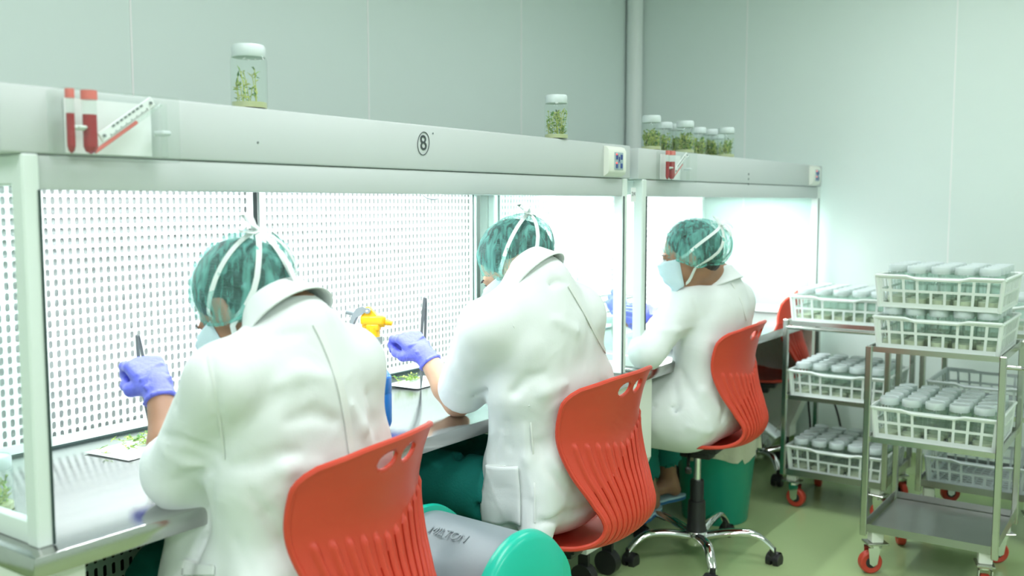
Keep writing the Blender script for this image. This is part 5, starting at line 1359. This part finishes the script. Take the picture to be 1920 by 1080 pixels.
# ---- farthest worker
W3 = at(1234, 592, y=.060); K3 = at(1196, 580, y=.120); W3r = at(1168, 598, y=.27); K3r = at(1150, 552, y=.31)
P3 = dict(label='person in white coat and bright teal cap, seated at the far cabinet in profile', seed=37, skin='skin', head=at(1294, 479, y=-.085), yaw=20, pitch=16, roll=0, hs=1.0,
    neck=(2.475, -.130, 1.072), ls=(2.325, -.075, .995), rs=(2.60, -.155, .995), le=(2.165, -.005, .835), re=(2.62, .10, .84), lw=W3, rw=W3r,
    lh=(K3 - W3, (-.6, -.3, .75), FLAT), rh=(K3r - W3r, (-.7, -.5, .2), GRIP), cuff=.05,
    pelvis=(2.50, -.095, .575), waist=(2.49, -.11, .70), chest=(2.48, -.125, .90),
    kl=(2.36, .16, .575), kr=(2.63, .16, .575), al=(2.56, .175, .192), ar=(2.765, .19, .197), fdl=(-1, .1, 0), fdr=(-.85, .5, 0), hem=.72,
    capr=(.084, .110, .094), capc=(0, -.020, .036), bun=(0, -.088, .010, .066), knotl=(-.024, -.120, .070),
    loops=[[(0, 0, .002), (.016, .012, .018), (.030, .022, .012), (.020, .004, .004), (0, 0, .004)], [(0, 0, .002), (-.018, -.01, .018), (-.036, -.022, .014), (-.05, -.03, .002)], [(0, 0, .002), (.01, -.018, .014), (.012, -.04, .012), (.006, -.06, .002)]],
    torso=[(0, 2.50, -.085, .572, .195, .150, .105), (.3, 2.49, -.100, .68, .180, .130, .11), (.6, 2.482, -.112, .84, .183, .120, .12), (.85, 2.478, -.120, .95, .168, .105, .10), (1, 2.475, -.124, 1.005, .145, .088, .075)],
    slv_l=(.066, .060, .058, 1.15), slv_r=(.062, .060, .056, 1.4),
    drape=[((2.42, -.05, .61), (2.33, .09, .59), .12, .105, .08), ((2.58, -.05, .61), (2.60, .09, .59), .12, .10, .08), ((2.33, .05, .60), (2.33, -.08, .555), .095, .085, .09), ((2.36, -.06, .54), (2.34, .07, .53), .07, .07, .08), ((2.60, -.15, .96), (2.63, -.12, .70), .060, .065)],
    hemz=.445,
    collar=dict(c=(2.475, -.124, 1.075), tilt=22, yaw=8, open=135, r=(.060, .056), h=.0),
    folds=[('-', .011, .025, (1275, 690), (1290, 725), (1310, 760), (1325, 780)), ('+', .012, .03, (1290, 690), (1320, 735), (1350, 770)), ('-', .010, .025, (1262, 715), (1270, 760), (1265, 800)), ('+', .012, .03, (1245, 740), (1250, 790), (1240, 830)),
           ('-', .008, .025, (1340, 720), (1360, 760), (1352, 790)), ('+', .009, .03, (1290, 800), (1330, 810), (1370, 790)), ('-', .007, .02, (1225, 760), (1245, 770), (1262, 765)),
            ('+', .009, .025, (1240, 620), (1270, 620), (1300, 610)), ('-', .008, .03, (1335, 650), (1350, 690), (1345, 720)), ('-', .006, .02, (1300, 560), (1310, 580), (1316, 600))],
    seams=[(.004, .0015, (1306, 560), (1314, 590), (1318, 620), (1322, 640)), (.010, .002, (1372, 530), (1388, 560), (1400, 600))],
    pockets=[])
p3, h3 = person(P3)
# ---- tools in hand
def pinch(h): 
    B = h['l'][2]; return (B['fin'][0][0][3] + B['thumb'][3]) / 2
c = pinch(h1); top = at(257, 630, y=c.y - .02); tip = at(284, 812, y=c.y + .075)
forceps(at(258, 629, y=c.y - .01), at(285, 815, y=c.y + .05), 'steel forceps held upright in the blue glove of the nearest worker', 'forceps held by the workers')
c = pinch(h2)
forceps(at(797, 558, y=c.y - .01), at(789, 728, y=c.y + .09), 'steel forceps held in the blue glove of the middle worker', 'forceps held by the workers', .008)
print('pinch', c, h1['l'][0].translation)
